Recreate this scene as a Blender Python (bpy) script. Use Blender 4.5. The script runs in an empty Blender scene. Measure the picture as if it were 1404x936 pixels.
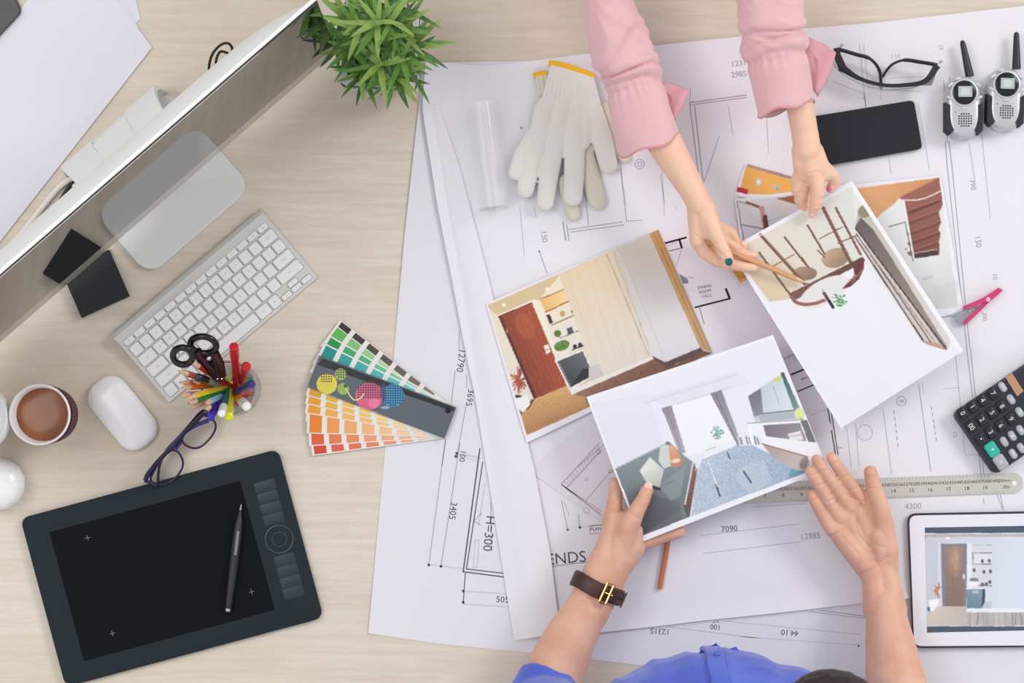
import bpy, bmesh, math, random
import numpy as np
from mathutils import Vector, Matrix, noise as mnoise

# ------------------------------------------------------------------ camera, world, light
S = 0.00103            # metres per photo pixel on the desk top
H = 3.5                # camera height above the desk
NX, NY = 650.0, 580.0  # photo pixel straight below the camera
scene = bpy.context.scene
FW = 1404 * S
cd = bpy.data.cameras.new('camera'); cam = bpy.data.objects.new('camera', cd)
scene.collection.objects.link(cam); scene.camera = cam
cam.location = (0, 0, H)
cd.sensor_width = 36; cd.lens = 36 * H / FW
cd.shift_x = (702 - NX) / 1404; cd.shift_y = (NY - 468) / 1404
cd.clip_start = 0.05
w = bpy.data.worlds.new('World'); scene.world = w; w.use_nodes = True
w.node_tree.nodes['Background'].inputs[0].default_value = (0.97, 0.985, 1.0, 1)
w.node_tree.nodes['Background'].inputs[1].default_value = 0.80
def area(name, loc, target, size, energy, col=(1, 1, 1)):
    l = bpy.data.lights.new(name, 'AREA'); l.shape = 'RECTANGLE'; l.size = size[0]; l.size_y = size[1]
    l.energy = energy; l.color = col
    o = bpy.data.objects.new(name, l); scene.collection.objects.link(o); o.location = loc
    o.rotation_euler = (Vector(target) - Vector(loc)).to_track_quat('-Z', 'Y').to_euler()
area('window_light', (4.6, 2.7, 4.0), (0, 0, 0), (2.0, 1.6), 145, (1, 0.985, 0.96))
area('left_fill_light', (-1.5, 0.7, 3.2), (-0.3, 0, 0), (1.6, 1.6), 30, (1, 0.98, 0.95))  # added fill with no real fixture, brightens the left side of the desk
scene.view_settings.view_transform = 'Standard'; scene.view_settings.look = 'None'
scene.view_settings.gamma = 1.0; scene.view_settings.use_curve_mapping = False
scene.view_settings.exposure = -0.05

# ------------------------------------------------------------------ helpers
def P(px, py, h=0.0):
    k = S * (1 - h / H)
    return Vector(((px - NX) * k, (NY - py) * k, h))
def lin(c):
    return tuple((x / 255 / 12.92 if x / 255 <= 0.04045 else ((x / 255 + 0.055) / 1.055) ** 2.4) for x in c)
MATS = {}
def mat(name, rgb=(200, 200, 200), rough=0.5, metal=0.0, ior=1.45, bump=None, trans=0.0, var=None, coat=0.0, sheen=0.0, sub=0.0, alpha=1.0):
    if name in MATS: return MATS[name]
    m = bpy.data.materials.new(name); m.use_nodes = True; MATS[name] = m
    nt = m.node_tree; b = nt.nodes['Principled BSDF']
    b.inputs['Base Color'].default_value = (*lin(rgb), 1)
    b.inputs['Roughness'].default_value = rough; b.inputs['Metallic'].default_value = metal
    b.inputs['IOR'].default_value = ior; b.inputs['Transmission Weight'].default_value = trans
    b.inputs['Coat Weight'].default_value = coat; b.inputs['Alpha'].default_value = alpha
    if sheen: b.inputs['Sheen Weight'].default_value = sheen
    if sub:
        b.inputs['Subsurface Weight'].default_value = sub
        b.inputs['Subsurface Radius'].default_value = (0.012, 0.004, 0.002); b.inputs['Subsurface Scale'].default_value = 0.5
    if bump or var:
        tc = nt.nodes.new('ShaderNodeTexCoord')
    if bump:                                       # (scale, strength, distance)
        n = nt.nodes.new('ShaderNodeTexNoise'); n.inputs['Scale'].default_value = bump[0]; n.inputs['Detail'].default_value = 4
        bp = nt.nodes.new('ShaderNodeBump'); bp.inputs['Strength'].default_value = bump[1]; bp.inputs['Distance'].default_value = bump[2]
        nt.links.new(tc.outputs['Object'], n.inputs['Vector']); nt.links.new(n.outputs['Fac'], bp.inputs['Height'])
        nt.links.new(bp.outputs['Normal'], b.inputs['Normal'])
    if var:                                        # (scale, rgb2)
        n2 = nt.nodes.new('ShaderNodeTexNoise'); n2.inputs['Scale'].default_value = var[0]; n2.inputs['Detail'].default_value = 3
        mx = nt.nodes.new('ShaderNodeMix'); mx.data_type = 'RGBA'
        mx.inputs['A'].default_value = (*lin(rgb), 1); mx.inputs['B'].default_value = (*lin(var[1]), 1)
        mr = nt.nodes.new('ShaderNodeMapRange'); mr.inputs['From Min'].default_value = 0.35; mr.inputs['From Max'].default_value = 0.65
        nt.links.new(tc.outputs['Object'], n2.inputs['Vector']); nt.links.new(n2.outputs['Fac'], mr.inputs['Value'])
        nt.links.new(mr.outputs['Result'], mx.inputs['Factor']); nt.links.new(mx.outputs['Result'], b.inputs['Base Color'])
    return m
def colmat(rgb, rough=0.45, **k):
    return mat('paint_%d_%d_%d_%d' % (*rgb, int(rough * 100)), rgb, rough, **k)

def smooth_mesh(me, angle=40):
    me.polygons.foreach_set('use_smooth', [True] * len(me.polygons))
    try: me.set_sharp_from_angle(angle=math.radians(angle))
    except Exception: pass

class MB:
    def __init__(s): s.v = []; s.f = []
    def add(s, vs, fs):
        o = len(s.v); s.v += [tuple(v) for v in vs]; s.f += [tuple(i + o for i in f) for f in fs]; return s
    def rings(s, rings, cap0=True, cap1=True, closed=True):
        n = len(rings[0]); vs = [p for r in rings for p in r]; fs = []
        for i in range(len(rings) - 1):
            for j in range(n if closed else n - 1):
                a = i * n + j; b = i * n + (j + 1) % n
                fs.append((a, b, b + n, a + n))
        if cap0: fs.append(tuple(range(n))[::-1])
        if cap1: fs.append(tuple(range((len(rings) - 1) * n, len(rings) * n)))
        return s.add(vs, fs)
    def box(s, x0, x1, y0, y1, z0, z1):
        return s.rings([[(x0, y0, z), (x1, y0, z), (x1, y1, z), (x0, y1, z)] for z in (z0, z1)])
    def slab(s, outline, levels):                 # outline(inset)->pts ; levels [(inset,z)]
        return s.rings([[(x, y, z) for x, y in outline(i)] for i, z in levels])
    def tube(s, pts, radii, n=12, cap=True, flat=1.0, up=None):
        pts = [Vector(p) for p in pts]
        if not hasattr(radii, '__len__'): radii = [radii] * len(pts)
        rings = []; t0 = (pts[1] - pts[0]).normalized()
        u = Vector(up) if up else (Vector((0, 0, 1)) if abs(t0.z) < 0.9 else Vector((1, 0, 0)))
        for i, p in enumerate(pts):
            t = (pts[min(i + 1, len(pts) - 1)] - pts[max(i - 1, 0)]).normalized()
            a = u.cross(t)
            if a.length < 1e-6: a = Vector((1, 0, 0)).cross(t)
            a.normalize(); b = t.cross(a).normalized(); u = b if not up else Vector(up)
            r = radii[i]
            rings.append([p + a * r * math.cos(2 * math.pi * k / n) + b * r * flat * math.sin(2 * math.pi * k / n) for k in range(n)])
        return s.rings(rings, cap, cap)
    def lathe(s, prof, c=(0, 0, 0), n=32, cap0=False, cap1=False, sx=1, sy=1):
        return s.rings([[(c[0] + r * sx * math.cos(2 * math.pi * k / n), c[1] + r * sy * math.sin(2 * math.pi * k / n), c[2] + z) for k in range(n)] for r, z in prof], cap0, cap1)
    def sphere(s, c, r, n=12, m=8, sc=(1, 1, 1), M=None):
        rings = []
        for i in range(m + 1):
            th = -math.pi / 2 + math.pi * min(max(i, 0.02), m - 0.02) / m
            ring = []
            for k in range(n):
                p = Vector((r * sc[0] * math.cos(th) * math.cos(2 * math.pi * k / n), r * sc[1] * math.cos(th) * math.sin(2 * math.pi * k / n), r * sc[2] * math.sin(th)))
                ring.append((M @ p if M else p) + Vector(c))
            rings.append(ring)
        return s.rings(rings)
    def xf(s, M):
        s.v = [tuple(M @ Vector(v)) for v in s.v]; return s

def rrect(w, h, r, n=5, cx=0, cy=0):
    def f(i=0.0):
        W, Hh, R = w / 2 - i, h / 2 - i, max(r - i, 0.0003); o = []
        for k, (sx, sy) in enumerate(((1, 1), (-1, 1), (-1, -1), (1, -1))):
            for j in range(n + 1):
                a = math.pi / 2 * (k + j / n)
                o.append((cx + sx * (W - R) + R * math.cos(a), cy + sy * (Hh - R) + R * math.sin(a)))
        return o
    return f
def mesh_from(mb, name):
    me = bpy.data.meshes.new(name); me.from_pydata(mb.v, [], mb.f); me.update(); return me
def root_loc(o):
    return o.location.copy() if o else Vector((0, 0, 0))
def top_of(o):
    while o.parent: o = o.parent
    return o
def link(name, me, parent=None):
    o = bpy.data.objects.new(name, me); scene.collection.objects.link(o); o.parent = parent; return o
def tag(o, label=None, cat=None, group=None, kind=None):
    if label: o['label'] = label
    if cat: o['category'] = cat
    if group: o['group'] = group
    if kind: o['kind'] = kind
    return o
def obj(name, mb, material, parent=None, local=False, smooth=True, angle=40, fixn=True, solid=0, label=None, sub=0):
    """mb in world coordinates unless local; a parent chain ends in an unrotated Empty unless local."""
    me = mb if isinstance(mb, bpy.types.Mesh) else mesh_from(mb, name)
    if not local:
        if parent: d = top_of(parent).location
        else:
            co = np.empty(len(me.vertices) * 3); me.vertices.foreach_get('co', co); co = co.reshape(-1, 3)
            d = Vector(((co[:, 0].min() + co[:, 0].max()) / 2, (co[:, 1].min() + co[:, 1].max()) / 2, co[:, 2].min()))
        me.transform(Matrix.Translation(-Vector(d)))
    if fixn:
        bm = bmesh.new(); bm.from_mesh(me); bmesh.ops.recalc_face_normals(bm, faces=bm.faces); bm.to_mesh(me); bm.free()
    if material: me.materials.append(material)
    if smooth: smooth_mesh(me, angle)
    o = link(name, me, parent)
    if not local and not parent: o.location = d
    if solid:
        md = o.modifiers.new('thickness', 'SOLIDIFY'); md.thickness = solid; md.offset = -1
    if sub:
        md = o.modifiers.new('subdiv', 'SUBSURF'); md.levels = sub; md.render_levels = sub
    if label: o['label'] = label
    return o
def thing(name, label, cat, loc=(0, 0, 0), rz=0.0, group=None):
    o = bpy.data.objects.new(name, None); scene.collection.objects.link(o)
    o.location = loc; o.rotation_euler = (0, 0, rz); o.empty_display_size = 0.02
    return tag(o, label, cat, group)
def copy_part(o, parent, loc=None, rot=None):
    c = o.copy(); scene.collection.objects.link(c); c.parent = parent
    if loc is not None: c.location = loc
    if rot is not None: c.rotation_euler = rot
    return c

_txt = {}
def text_geo(s):
    if s not in _txt:
        cu = bpy.data.curves.new('t', 'FONT'); cu.body = s; cu.size = 1.0; cu.align_x = 'CENTER'; cu.align_y = 'CENTER'; cu.resolution_u = 3
        o = bpy.data.objects.new('t', cu); scene.collection.objects.link(o)
        dg = bpy.context.evaluated_depsgraph_get(); me = bpy.data.meshes.new_from_object(o.evaluated_get(dg))
        _txt[s] = ([tuple(v.co) for v in me.vertices], [tuple(p.vertices) for p in me.polygons])
        bpy.data.objects.remove(o); bpy.data.meshes.remove(me); bpy.data.curves.remove(cu)
    return _txt[s]
class Ink(MB):
    """flat print lying on a sheet; px coordinates of the photograph"""
    def __init__(s, h): super().__init__(); s.h = h; s.o = (0, 0, 1)
    def frame(s, ox=0, oy=0, sc=1): s.o = (ox, oy, sc); return s
    def q(s, p): ox, oy, sc = s.o; return (ox + p[0] / sc, oy + p[1] / sc)
    def line(s, a, b, w=1.0):
        a = Vector(s.q(a)); b = Vector(s.q(b)); d = (b - a).normalized(); n = Vector((-d.y, d.x)) * w / 2
        hf = s.h if callable(s.h) else (lambda x, y: s.h)
        k = max(1, int((b - a).length / 25)) if callable(s.h) else 1
        for i in range(k):
            c = a.lerp(b, i / k); e = a.lerp(b, (i + 1) / k)
            s.add([P(p.x, p.y, hf(p.x, p.y)) for p in (c + n, c - n, e - n, e + n)], [(0, 1, 2, 3)])
        return s
    def poly(s, pts, w=1.0, close=False):
        for a, b in zip(pts, pts[1:] + ([pts[0]] if close else [])):
            if a != b: s.line(a, b, w)
        return s
    def circ(s, c, r, w=0.8, n=16):
        sc = s.o[2]
        return s.poly([(c[0] + r * sc * math.cos(6.2832 * i / n), c[1] + r * sc * math.sin(6.2832 * i / n)) for i in range(n)], w, True)
    def dot(s, c, r):
        c = s.q(c); hf = s.h if callable(s.h) else (lambda x, y: s.h)
        s.add([P(c[0] + r * math.cos(k * .785), c[1] + r * math.sin(k * .785), hf(*c)) for k in range(8)], [tuple(range(8))]); return s
    def text(s, c, t, size, ang=0.0):
        """ang: reading direction in degrees, clockwise from right, as seen in the photo"""
        vs, fs = text_geo(t); c = s.q(c); a = math.radians(-ang); hf = s.h if callable(s.h) else (lambda x, y: s.h)
        ca, sa = math.cos(a), math.sin(a); o = P(c[0], c[1], hf(*c))
        s.add([(o.x + (x * ca - y * sa) * size * S, o.y + (x * sa + y * ca) * size * S, o.z) for x, y, z in vs], fs); return s

def polyline_at(pts, t):
    pts = [Vector(p) for p in pts]
    L = [0]
    for a, b in zip(pts, pts[1:]): L.append(L[-1] + (b - a).length)
    d = t * L[-1]
    for i in range(len(pts) - 1):
        if d <= L[i + 1] + 1e-9:
            return pts[i].lerp(pts[i + 1], (d - L[i]) / max(L[i + 1] - L[i], 1e-9))
    return pts[-1]
def smooth_curve(pts, n=24):
    """Catmull-Rom through points (any dimension)"""
    pts = [np.array(p, float) for p in pts]; e = [2 * pts[0] - pts[1]] + pts + [2 * pts[-1] - pts[-2]]; out = []
    k = max(2, n // (len(pts) - 1))
    for i in range(1, len(e) - 2):
        for j in range(k):
            t = j / k
            out.append(0.5 * (2 * e[i] + (e[i + 1] - e[i - 1]) * t + (2 * e[i - 1] - 5 * e[i] + 4 * e[i + 1] - e[i + 2]) * t * t + (3 * e[i] - e[i - 1] - 3 * e[i + 1] + e[i + 2]) * t ** 3))
    out.append(pts[-1]); return out
def coons(left, right, top, bottom, nx, ny, hf):
    """sheet from four pixel polylines; returns MB in world space"""
    mb = MB(); c00, c10, c01, c11 = Vector(left[0]), Vector(right[0]), Vector(left[-1]), Vector(right[-1]); vs = []
    for j in range(ny + 1):
        t = j / ny; Lp = polyline_at(left, t); Rp = polyline_at(right, t)
        for i in range(nx + 1):
            s_ = i / nx; T = polyline_at(top, s_); B = polyline_at(bottom, s_)
            p = Lp * (1 - s_) + Rp * s_ + T * (1 - t) + B * t - (c00 * (1 - s_) * (1 - t) + c10 * s_ * (1 - t) + c01 * (1 - s_) * t + c11 * s_ * t)
            vs.append(P(p.x, p.y, hf(p.x, p.y, s_, t)))
    W = nx + 1
    mb.add(vs, [(j * W + i, (j + 1) * W + i, (j + 1) * W + i + 1, j * W + i + 1) for j in range(ny) for i in range(nx)])
    return mb

# flat colour prints: a fine grid of points carrying the printed colours
def print_mat(name, rough=0.35, emit=0.0):
    if name in MATS: return MATS[name]
    m = bpy.data.materials.new(name); m.use_nodes = True; MATS[name] = m; nt = m.node_tree; b = nt.nodes['Principled BSDF']
    a = nt.nodes.new('ShaderNodeVertexColor'); a.layer_name = 'print'
    nt.links.new(a.outputs['Color'], b.inputs['Base Color']); b.inputs['Roughness'].default_value = rough
    if emit: nt.links.new(a.outputs['Color'], b.inputs['Emission Color']); b.inputs['Emission Strength'].default_value = emit
    return m
class Pic:
    def __init__(s, corners, res=1.25, bg=(232, 232, 240)):
        s.c = [np.array(c, float) for c in corners]                       # TL TR BR BL in px
        s.nx = int(np.linalg.norm(s.c[1] - s.c[0]) * res); s.ny = int(np.linalg.norm(s.c[3] - s.c[0]) * res)
        U, V = np.meshgrid(np.linspace(0, 1, s.nx + 1), np.linspace(0, 1, s.ny + 1)); s.U, s.V = U, V
        s.X = (1 - V) * ((1 - U) * s.c[0][0] + U * s.c[1][0]) + V * ((1 - U) * s.c[3][0] + U * s.c[2][0])
        s.Y = (1 - V) * ((1 - U) * s.c[0][1] + U * s.c[1][1]) + V * ((1 - U) * s.c[3][1] + U * s.c[2][1])
        s.C = np.ones(s.X.shape + (3,)) * np.array(bg, float); s.o = (0, 0, 1); s.rng = np.random.default_rng(3)
    def frame(s, ox, oy, sc): s.o = (ox, oy, sc); return s
    def q(s, p): ox, oy, sc = s.o; return (ox + p[0] / sc, oy + p[1] / sc)
    def mask(s, pts):
        pts = [s.q(p) for p in pts]; m = np.zeros(s.X.shape, bool); n = len(pts)
        for i in range(n):
            (x1, y1), (x2, y2) = pts[i], pts[(i + 1) % n]
            if abs(y1 - y2) < 1e-9: continue
            m ^= ((y1 > s.Y) != (y2 > s.Y)) & (s.X < (x2 - x1) * (s.Y - y1) / (y2 - y1) + x1)
        return m
    def put(s, m, c, c2=None, a=None, b=None, noise=0, al=1.0):
        col = np.array(c, float)
        if c2 is not None:
            a = np.array(s.q(a)); b = np.array(s.q(b)); d = b - a
            t = np.clip(((s.X - a[0]) * d[0] + (s.Y - a[1]) * d[1]) / (d @ d), 0, 1)[m][:, None]
            col = (1 - t) * col + t * np.array(c2, float)
        else: col = np.repeat(col[None], m.sum(), 0)
        if noise: col = col + s.rng.normal(0, noise, (m.sum(), 1))
        s.C[m] = s.C[m] * (1 - al) + col * al; return s
    def poly(s, pts, c, c2=None, a=None, b=None, noise=0, al=1.0): return s.put(s.mask(pts), c, c2, a, b, noise, al)
    def line(s, a, b, w, c, al=1.0):
        a = np.array(s.q(a)); b = np.array(s.q(b)); d = b - a; t = np.clip(((s.X - a[0]) * d[0] + (s.Y - a[1]) * d[1]) / (d @ d), 0, 1)
        return s.put(np.hypot(s.X - a[0] - t * d[0], s.Y - a[1] - t * d[1]) < w / 2, c, al=al)
    def ell(s, c, rx, ry, col, ang=0, noise=0, al=1.0, c2=None, a=None, b=None):
        c = s.q(c); k = math.radians(ang); dx = s.X - c[0]; dy = s.Y - c[1]; sc = s.o[2]
        u = dx * math.cos(k) + dy * math.sin(k); v = -dx * math.sin(k) + dy * math.cos(k)
        return s.put((u / (rx / sc)) ** 2 + (v / (ry / sc)) ** 2 < 1, col, c2, a, b, noise, al)
    def speck(s, pts, c, dens, al=0.7, r=2):
        m = s.mask(pts); m &= s.rng.random(m.shape) < dens; return s.put(m, c, al=al)
    def blur(s, k=1):
        for _ in range(k):
            C = s.C; D = C.copy()
            D[1:-1, 1:-1] = (4 * C[1:-1, 1:-1] + 2 * (C[:-2, 1:-1] + C[2:, 1:-1] + C[1:-1, :-2] + C[1:-1, 2:]) + C[:-2, :-2] + C[2:, 2:] + C[:-2, 2:] + C[2:, :-2]) / 16
            s.C = D
        return s
    def build(s, name, hf, material, parent=None, zoff=0.0):
        n = s.X.size; hh = np.vectorize(hf)(s.U, s.V) + zoff if callable(hf) else np.full(s.X.shape, hf + zoff)
        k = S * (1 - hh / H); co = np.stack([(s.X - NX) * k, (NY - s.Y) * k, hh], -1).reshape(-1, 3)
        d = np.array(top_of(parent).location) if parent else co.mean(0); co = co - d
        me = bpy.data.meshes.new(name); W = s.nx + 1
        i, j = np.meshgrid(np.arange(s.nx), np.arange(s.ny)); a = (j * W + i).ravel()
        f = np.stack([a, a + W, a + W + 1, a + 1], 1)
        me.vertices.add(n); me.vertices.foreach_set('co', co.ravel())
        me.loops.add(f.size); me.loops.foreach_set('vertex_index', f.ravel().astype(np.int32))
        me.polygons.add(len(f)); me.polygons.foreach_set('loop_start', np.arange(0, f.size, 4, dtype=np.int32))
        me.polygons.foreach_set('loop_total', np.full(len(f), 4, dtype=np.int32)); me.update(); me.validate()
        at = me.color_attributes.new('print', 'FLOAT_COLOR', 'POINT')
        c = np.clip(s.C.reshape(-1, 3), 0, 255) / 255; c = np.where(c <= .04045, c / 12.92, ((c + .055) / 1.055) ** 2.4)
        at.data.foreach_set('color', np.concatenate([c, np.ones((n, 1))], 1).ravel().astype(np.float32))
        me.materials.append(material); o = link(name, me, parent)
        if not parent: o.location = d
        return o

# continuous organic surfaces: overlapping tapered limbs fused by a voxel remesh, then relaxed
def organic(prims, voxel=0.002, smooth=6, fac=0.5, post=None):
    mb = MB()
    for p in prims:
        if p[0] == 'c':                       # chain of (x,y,z,r) points
            pts = [(Vector(q[:3]), q[3]) for q in p[1]]
            for q, r in pts: mb.sphere(q, r, 24, 13)
            for (a, ra), (b, rb) in zip(pts, pts[1:]):
                if (a - b).length > 1e-5: mb.tube([a, b], [ra, rb], 24)
        elif p[0] == 'e': mb.sphere(p[1], 1, 20, 14, p[2], p[3] if len(p) > 3 else None)
        elif p[0] == 't': mb.tube([q[:3] for q in p[1]], [q[3] for q in p[1]], 20, True, p[2] if len(p) > 2 else 1.0)
    me = mesh_from(mb, 'o'); bm = bmesh.new(); bm.from_mesh(me); bmesh.ops.triangulate(bm, faces=bm.faces)
    bm.to_mesh(me); bm.free()
    o = link('o', me); md = o.modifiers.new('r', 'REMESH'); md.mode = 'VOXEL'; md.voxel_size = voxel
    sm = o.modifiers.new('s', 'SMOOTH'); sm.factor = fac; sm.iterations = smooth
    out = bpy.data.meshes.new_from_object(o.evaluated_get(bpy.context.evaluated_depsgraph_get()))
    bpy.data.objects.remove(o); bpy.data.meshes.remove(me)
    if post: out.transform(post)
    out.polygons.foreach_set('use_smooth', [True] * len(out.polygons))
    return out
def ch(*pts):                                  # limb given as (px,py,h,r_mm)
    return ('c', [(*P(a, b, c), r / 1000) for a, b, c, r in pts])

# ------------------------------------------------------------------ large structure
def wood_mat():
    m = mat('pale_oak', (214, 202, 188), 0.5); nt = m.node_tree; b = nt.nodes['Principled BSDF']
    tc = nt.nodes.new('ShaderNodeTexCoord')
    def nz(scale, vec, detail=5, rough=0.55):
        mp = nt.nodes.new('ShaderNodeMapping'); mp.inputs['Scale'].default_value = vec
        n = nt.nodes.new('ShaderNodeTexNoise'); n.inputs['Scale'].default_value = scale; n.inputs['Detail'].default_value = detail
        n.inputs['Roughness'].default_value = rough
        nt.links.new(tc.outputs['Object'], mp.inputs['Vector']); nt.links.new(mp.outputs['Vector'], n.inputs['Vector']); return n
    n1 = nz(6, (1.3, 17, 1), 6, .65); n2 = nz(30, (1.0, 30, 1), 3); n3 = nz(1.6, (1, 2.2, 1), 2)
    cr = nt.nodes.new('ShaderNodeValToRGB'); e = cr.color_ramp.elements
    e[0].position = 0.30; e[0].color = (*lin((208, 194, 178)), 1); e[1].position = 0.66; e[1].color = (*lin((222, 211, 198)), 1)
    k = cr.color_ramp.elements.new(0.48); k.color = (*lin((214, 202, 188)), 1)
    nt.links.new(n1.outputs['Fac'], cr.inputs['Fac'])
    def mixc(a, fac, col, lo, hi, amt):
        mr = nt.nodes.new('ShaderNodeMapRange'); mr.inputs['From Min'].default_value = lo; mr.inputs['From Max'].default_value = hi
        mr.inputs['To Max'].default_value = amt
        mx = nt.nodes.new('ShaderNodeMix'); mx.data_type = 'RGBA'; mx.inputs['B'].default_value = (*lin(col), 1)
        nt.links.new(fac, mr.inputs['Value']); nt.links.new(mr.outputs['Result'], mx.inputs['Factor']); nt.links.new(a, mx.inputs['A'])
        return mx.outputs['Result']
    c = mixc(cr.outputs['Color'], n2.outputs['Fac'], (196, 179, 160), 0.52, 0.75, 0.35)
    c = mixc(c, n3.outputs['Fac'], (203, 187, 164), 0.45, 0.7, 0.5)
    nt.links.new(c, b.inputs['Base Color'])
    bp = nt.nodes.new('ShaderNodeBump'); bp.inputs['Strength'].default_value = 0.12; bp.inputs['Distance'].default_value = 0.001
    nt.links.new(n2.outputs['Fac'], bp.inputs['Height']); nt.links.new(bp.outputs['Normal'], b.inputs['Normal'])
    return m
WOOD = wood_mat()
desk = thing('desk', 'pale oak desk under all the papers and devices', 'desk', (0.05, 0.06, -0.75))
obj('desk_top', MB().slab(rrect(2.3, 1.14, 0.01, 3, 0.05, 0.14), [(0.002, -0.03), (0, -0.028), (0, -0.002), (0.002, 0)]), WOOD, desk)
for sx in (-1.02, 1.12):
    for sy in (-0.36, 0.64):
        obj('leg', MB().box(sx - .025, sx + .025, sy - .025, sy + .025, -0.75, -0.03), colmat((225, 225, 225)), desk, smooth=False)
floor = obj('floor', MB().box(-3, 3, -3, 3, -0.8, -0.75), mat('floor_grey', (176, 170, 162), 0.6, var=(3, (165, 160, 152))), smooth=False)
tag(floor, kind='structure')

# ------------------------------------------------------------------ blueprint sheets
PAPER = mat('white_paper', (229, 227, 234), 0.62, bump=(60, 0.04, 0.001))
PAPER2 = mat('white_paper_back', (222, 221, 228), 0.62, bump=(40, 0.05, 0.001))
PHOTO_WHITE = mat('photo_white', (236, 235, 240), 0.35)
INK = colmat((84, 82, 94), 0.6); INKM = colmat((162, 160, 172), 0.6); INKF = colmat((192, 190, 202), 0.6); BLACK = colmat((22, 22, 26), 0.4)
def hA(x, y, s, t): return 0.0005 + 0.002 * max(0, 1 - s / 0.03) * (0.5 + 0.5 * math.sin(t * 7))
A = obj('blueprint_sheet', coons([(580, 88), (572, 165), (555, 320), (505, 868)], [(1500, 30), (1500, 960)],
        [(580, 88), (800, 90), (1500, 30)], [(505, 868), (600, 882), (720, 894), (830, 906), (880, 912), (1150, 925), (1500, 960)], 60, 40, hA), PAPER2)
tag(A, 'lowest large white blueprint sheet, its left part with the 3405 dimension lines bare', 'blueprint', 'stacked blueprint sheets')
def hB(x, y, s, t): return 0.0013 + (0.006 * (1 - t) ** 1.5) * math.exp(-(s / 0.04) ** 2)
B = obj('blueprint_sheet', coons([(583, 86), (579, 150), (600, 284), (619, 380), (635, 465), (652, 547), (667, 640), (705, 880)], [(1490, 4), (1490, 800)],
        [(583, 86), (800, 82), (1490, 4)], [(705, 880), (830, 868), (1175, 831), (1490, 800)], 60, 40, hB), PAPER)
tag(B, 'middle white blueprint sheet, showing as a blank strip left of the interior photo prints', 'blueprint', 'stacked blueprint sheets')
def hC(x, y, s, t): return 0.0021 + 0.002 * math.exp(-(t / 0.02) ** 2) + 0.0032 * math.exp(-((1 - t) / 0.015) ** 2)
C = obj('blueprint_sheet', coons([(586, 83), (596, 140), (618, 235), (642, 335), (672, 460), (696, 565), (717, 650), (739, 766), (755, 875)], [(1480, 0), (1480, 795)],
        [(586, 83), (623, 87), (666, 90), (741, 82), (830, 70), (891, 63), (1007, 51), (1103, 39), (1200, 31), (1404, 8), (1480, 0)],
        [(755, 875), (830, 866), (903, 858), (960, 851), (1057, 841), (1172, 828), (1480, 795)], 90, 60, hC), PAPER)
def hcurl(x, y, s, t): return 0.0022 + (0.0035 + 0.004 * t) * math.sin(math.pi * (0.04 + 0.62 * s)) * min(1, s * 2.5)
obj('curled_margin', coons([(584, 84), (580, 150), (600, 284), (619, 380), (635, 465), (652, 547), (667, 640), (705, 878)],
        [(589, 83), (600, 140), (629, 225), (656, 327), (688, 455), (712, 560), (733, 644), (755, 760), (768, 868)], [(584, 84), (589, 83)], [(705, 878), (768, 868)], 16, 60, hcurl), PAPER, C)
tag(C, 'topmost large blueprint sheet with curled left edge, lying under the phone and both gloves', 'blueprint', 'stacked blueprint sheets')

def printed(name, parent, specs, label=None):
    for m_, ink in specs:
        if ink.f: obj(name, ink, m_, parent, smooth=False, fixn=False, label=label)['kind'] = 'stuff'
# sheet A print
k = Ink(0.00075); f = Ink(0.00075); m = Ink(0.00075)
k.frame(500, 560, 2.753).line((435, 150), (372, 615), 1.8).line((446, 200), (384, 606), 1.4).line((370, 615), (540, 637), 1.6).line((384, 605), (540, 623), 1.4)
k.line((380, 620), (372, 735), 1.2)
for d in ((242, 590), (288, 595), (372, 688), (372, 731)): k.dot(d, 2)
m.frame(500, 560, 2.753).line((305, 115), (242, 590), .9).line((360, 130), (288, 595), 1.0)
f.frame(500, 560, 2.753).line((240, 588), (372, 604), .9).line((375, 688), (540, 700), 1).line((375, 738), (545, 748), 1)
f.poly([(418, 495), (410, 600), (424, 601), (432, 495)], .8, True).line((455, 280), (430, 440), .8).line((345, 170), (440, 188), .8)
k.dot((345, 180), 2.4); k.dot((347, 168), 1.8); m.poly([(440, 395), (412, 425), (440, 440)], .8)
m.line((350 + 126, 350), (487 - 8, 535), 1.0)
k.frame().text((621, 700), '3405', 12.5, 98).text((634, 625), '100', 11, 98).text((670, 731), 'H=300', 17.5, 96).text((689, 822), '505', 12, 4)
k.text((644, 545), '3695', 12, 98).text((632, 494), '12790', 13, 98)
m.frame(560, 440, 4.68).line((325, 70), (325, 190), .9).line((300, 320), (275, 520), .9).line((240, 760), (215, 930), .9).line((375, 345), (372, 430), .9).line((372, 530), (312, 860), 1.0)
f.frame(560, 440, 4.68).line((365, 880), (450, 895), .8).line((365, 855), (450, 868), .8)
f.frame(830, 780, 3.795).line((330, 300), (800, 360), 1).line((700, 350), (1330, 395), .8).line((620, 270), (1330, 340), .8)
k.frame().text((905, 865), '12315', 11, 184).text((981, 859), '100', 10, 185).text((1083, 867), '44.10', 11, 185)
m.frame(830, 780, 3.795).line((1085, 210), (1400, 252), 1).line((1010, 215), (1400, 262), .8); k.frame(830, 780, 3.795).dot((566, 272), 1.8).dot((584, 270), 1.8).dot((1326, 345), 1.3) if False else k.frame(830, 780, 3.795).dot((566, 272), 1.8)
k.dot((584, 270), 1.8); k.dot((1318, 400), 1.4)
printed('printed_drawing', A, [(INK, k), (INKM, m), (INKF, f)])
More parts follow.
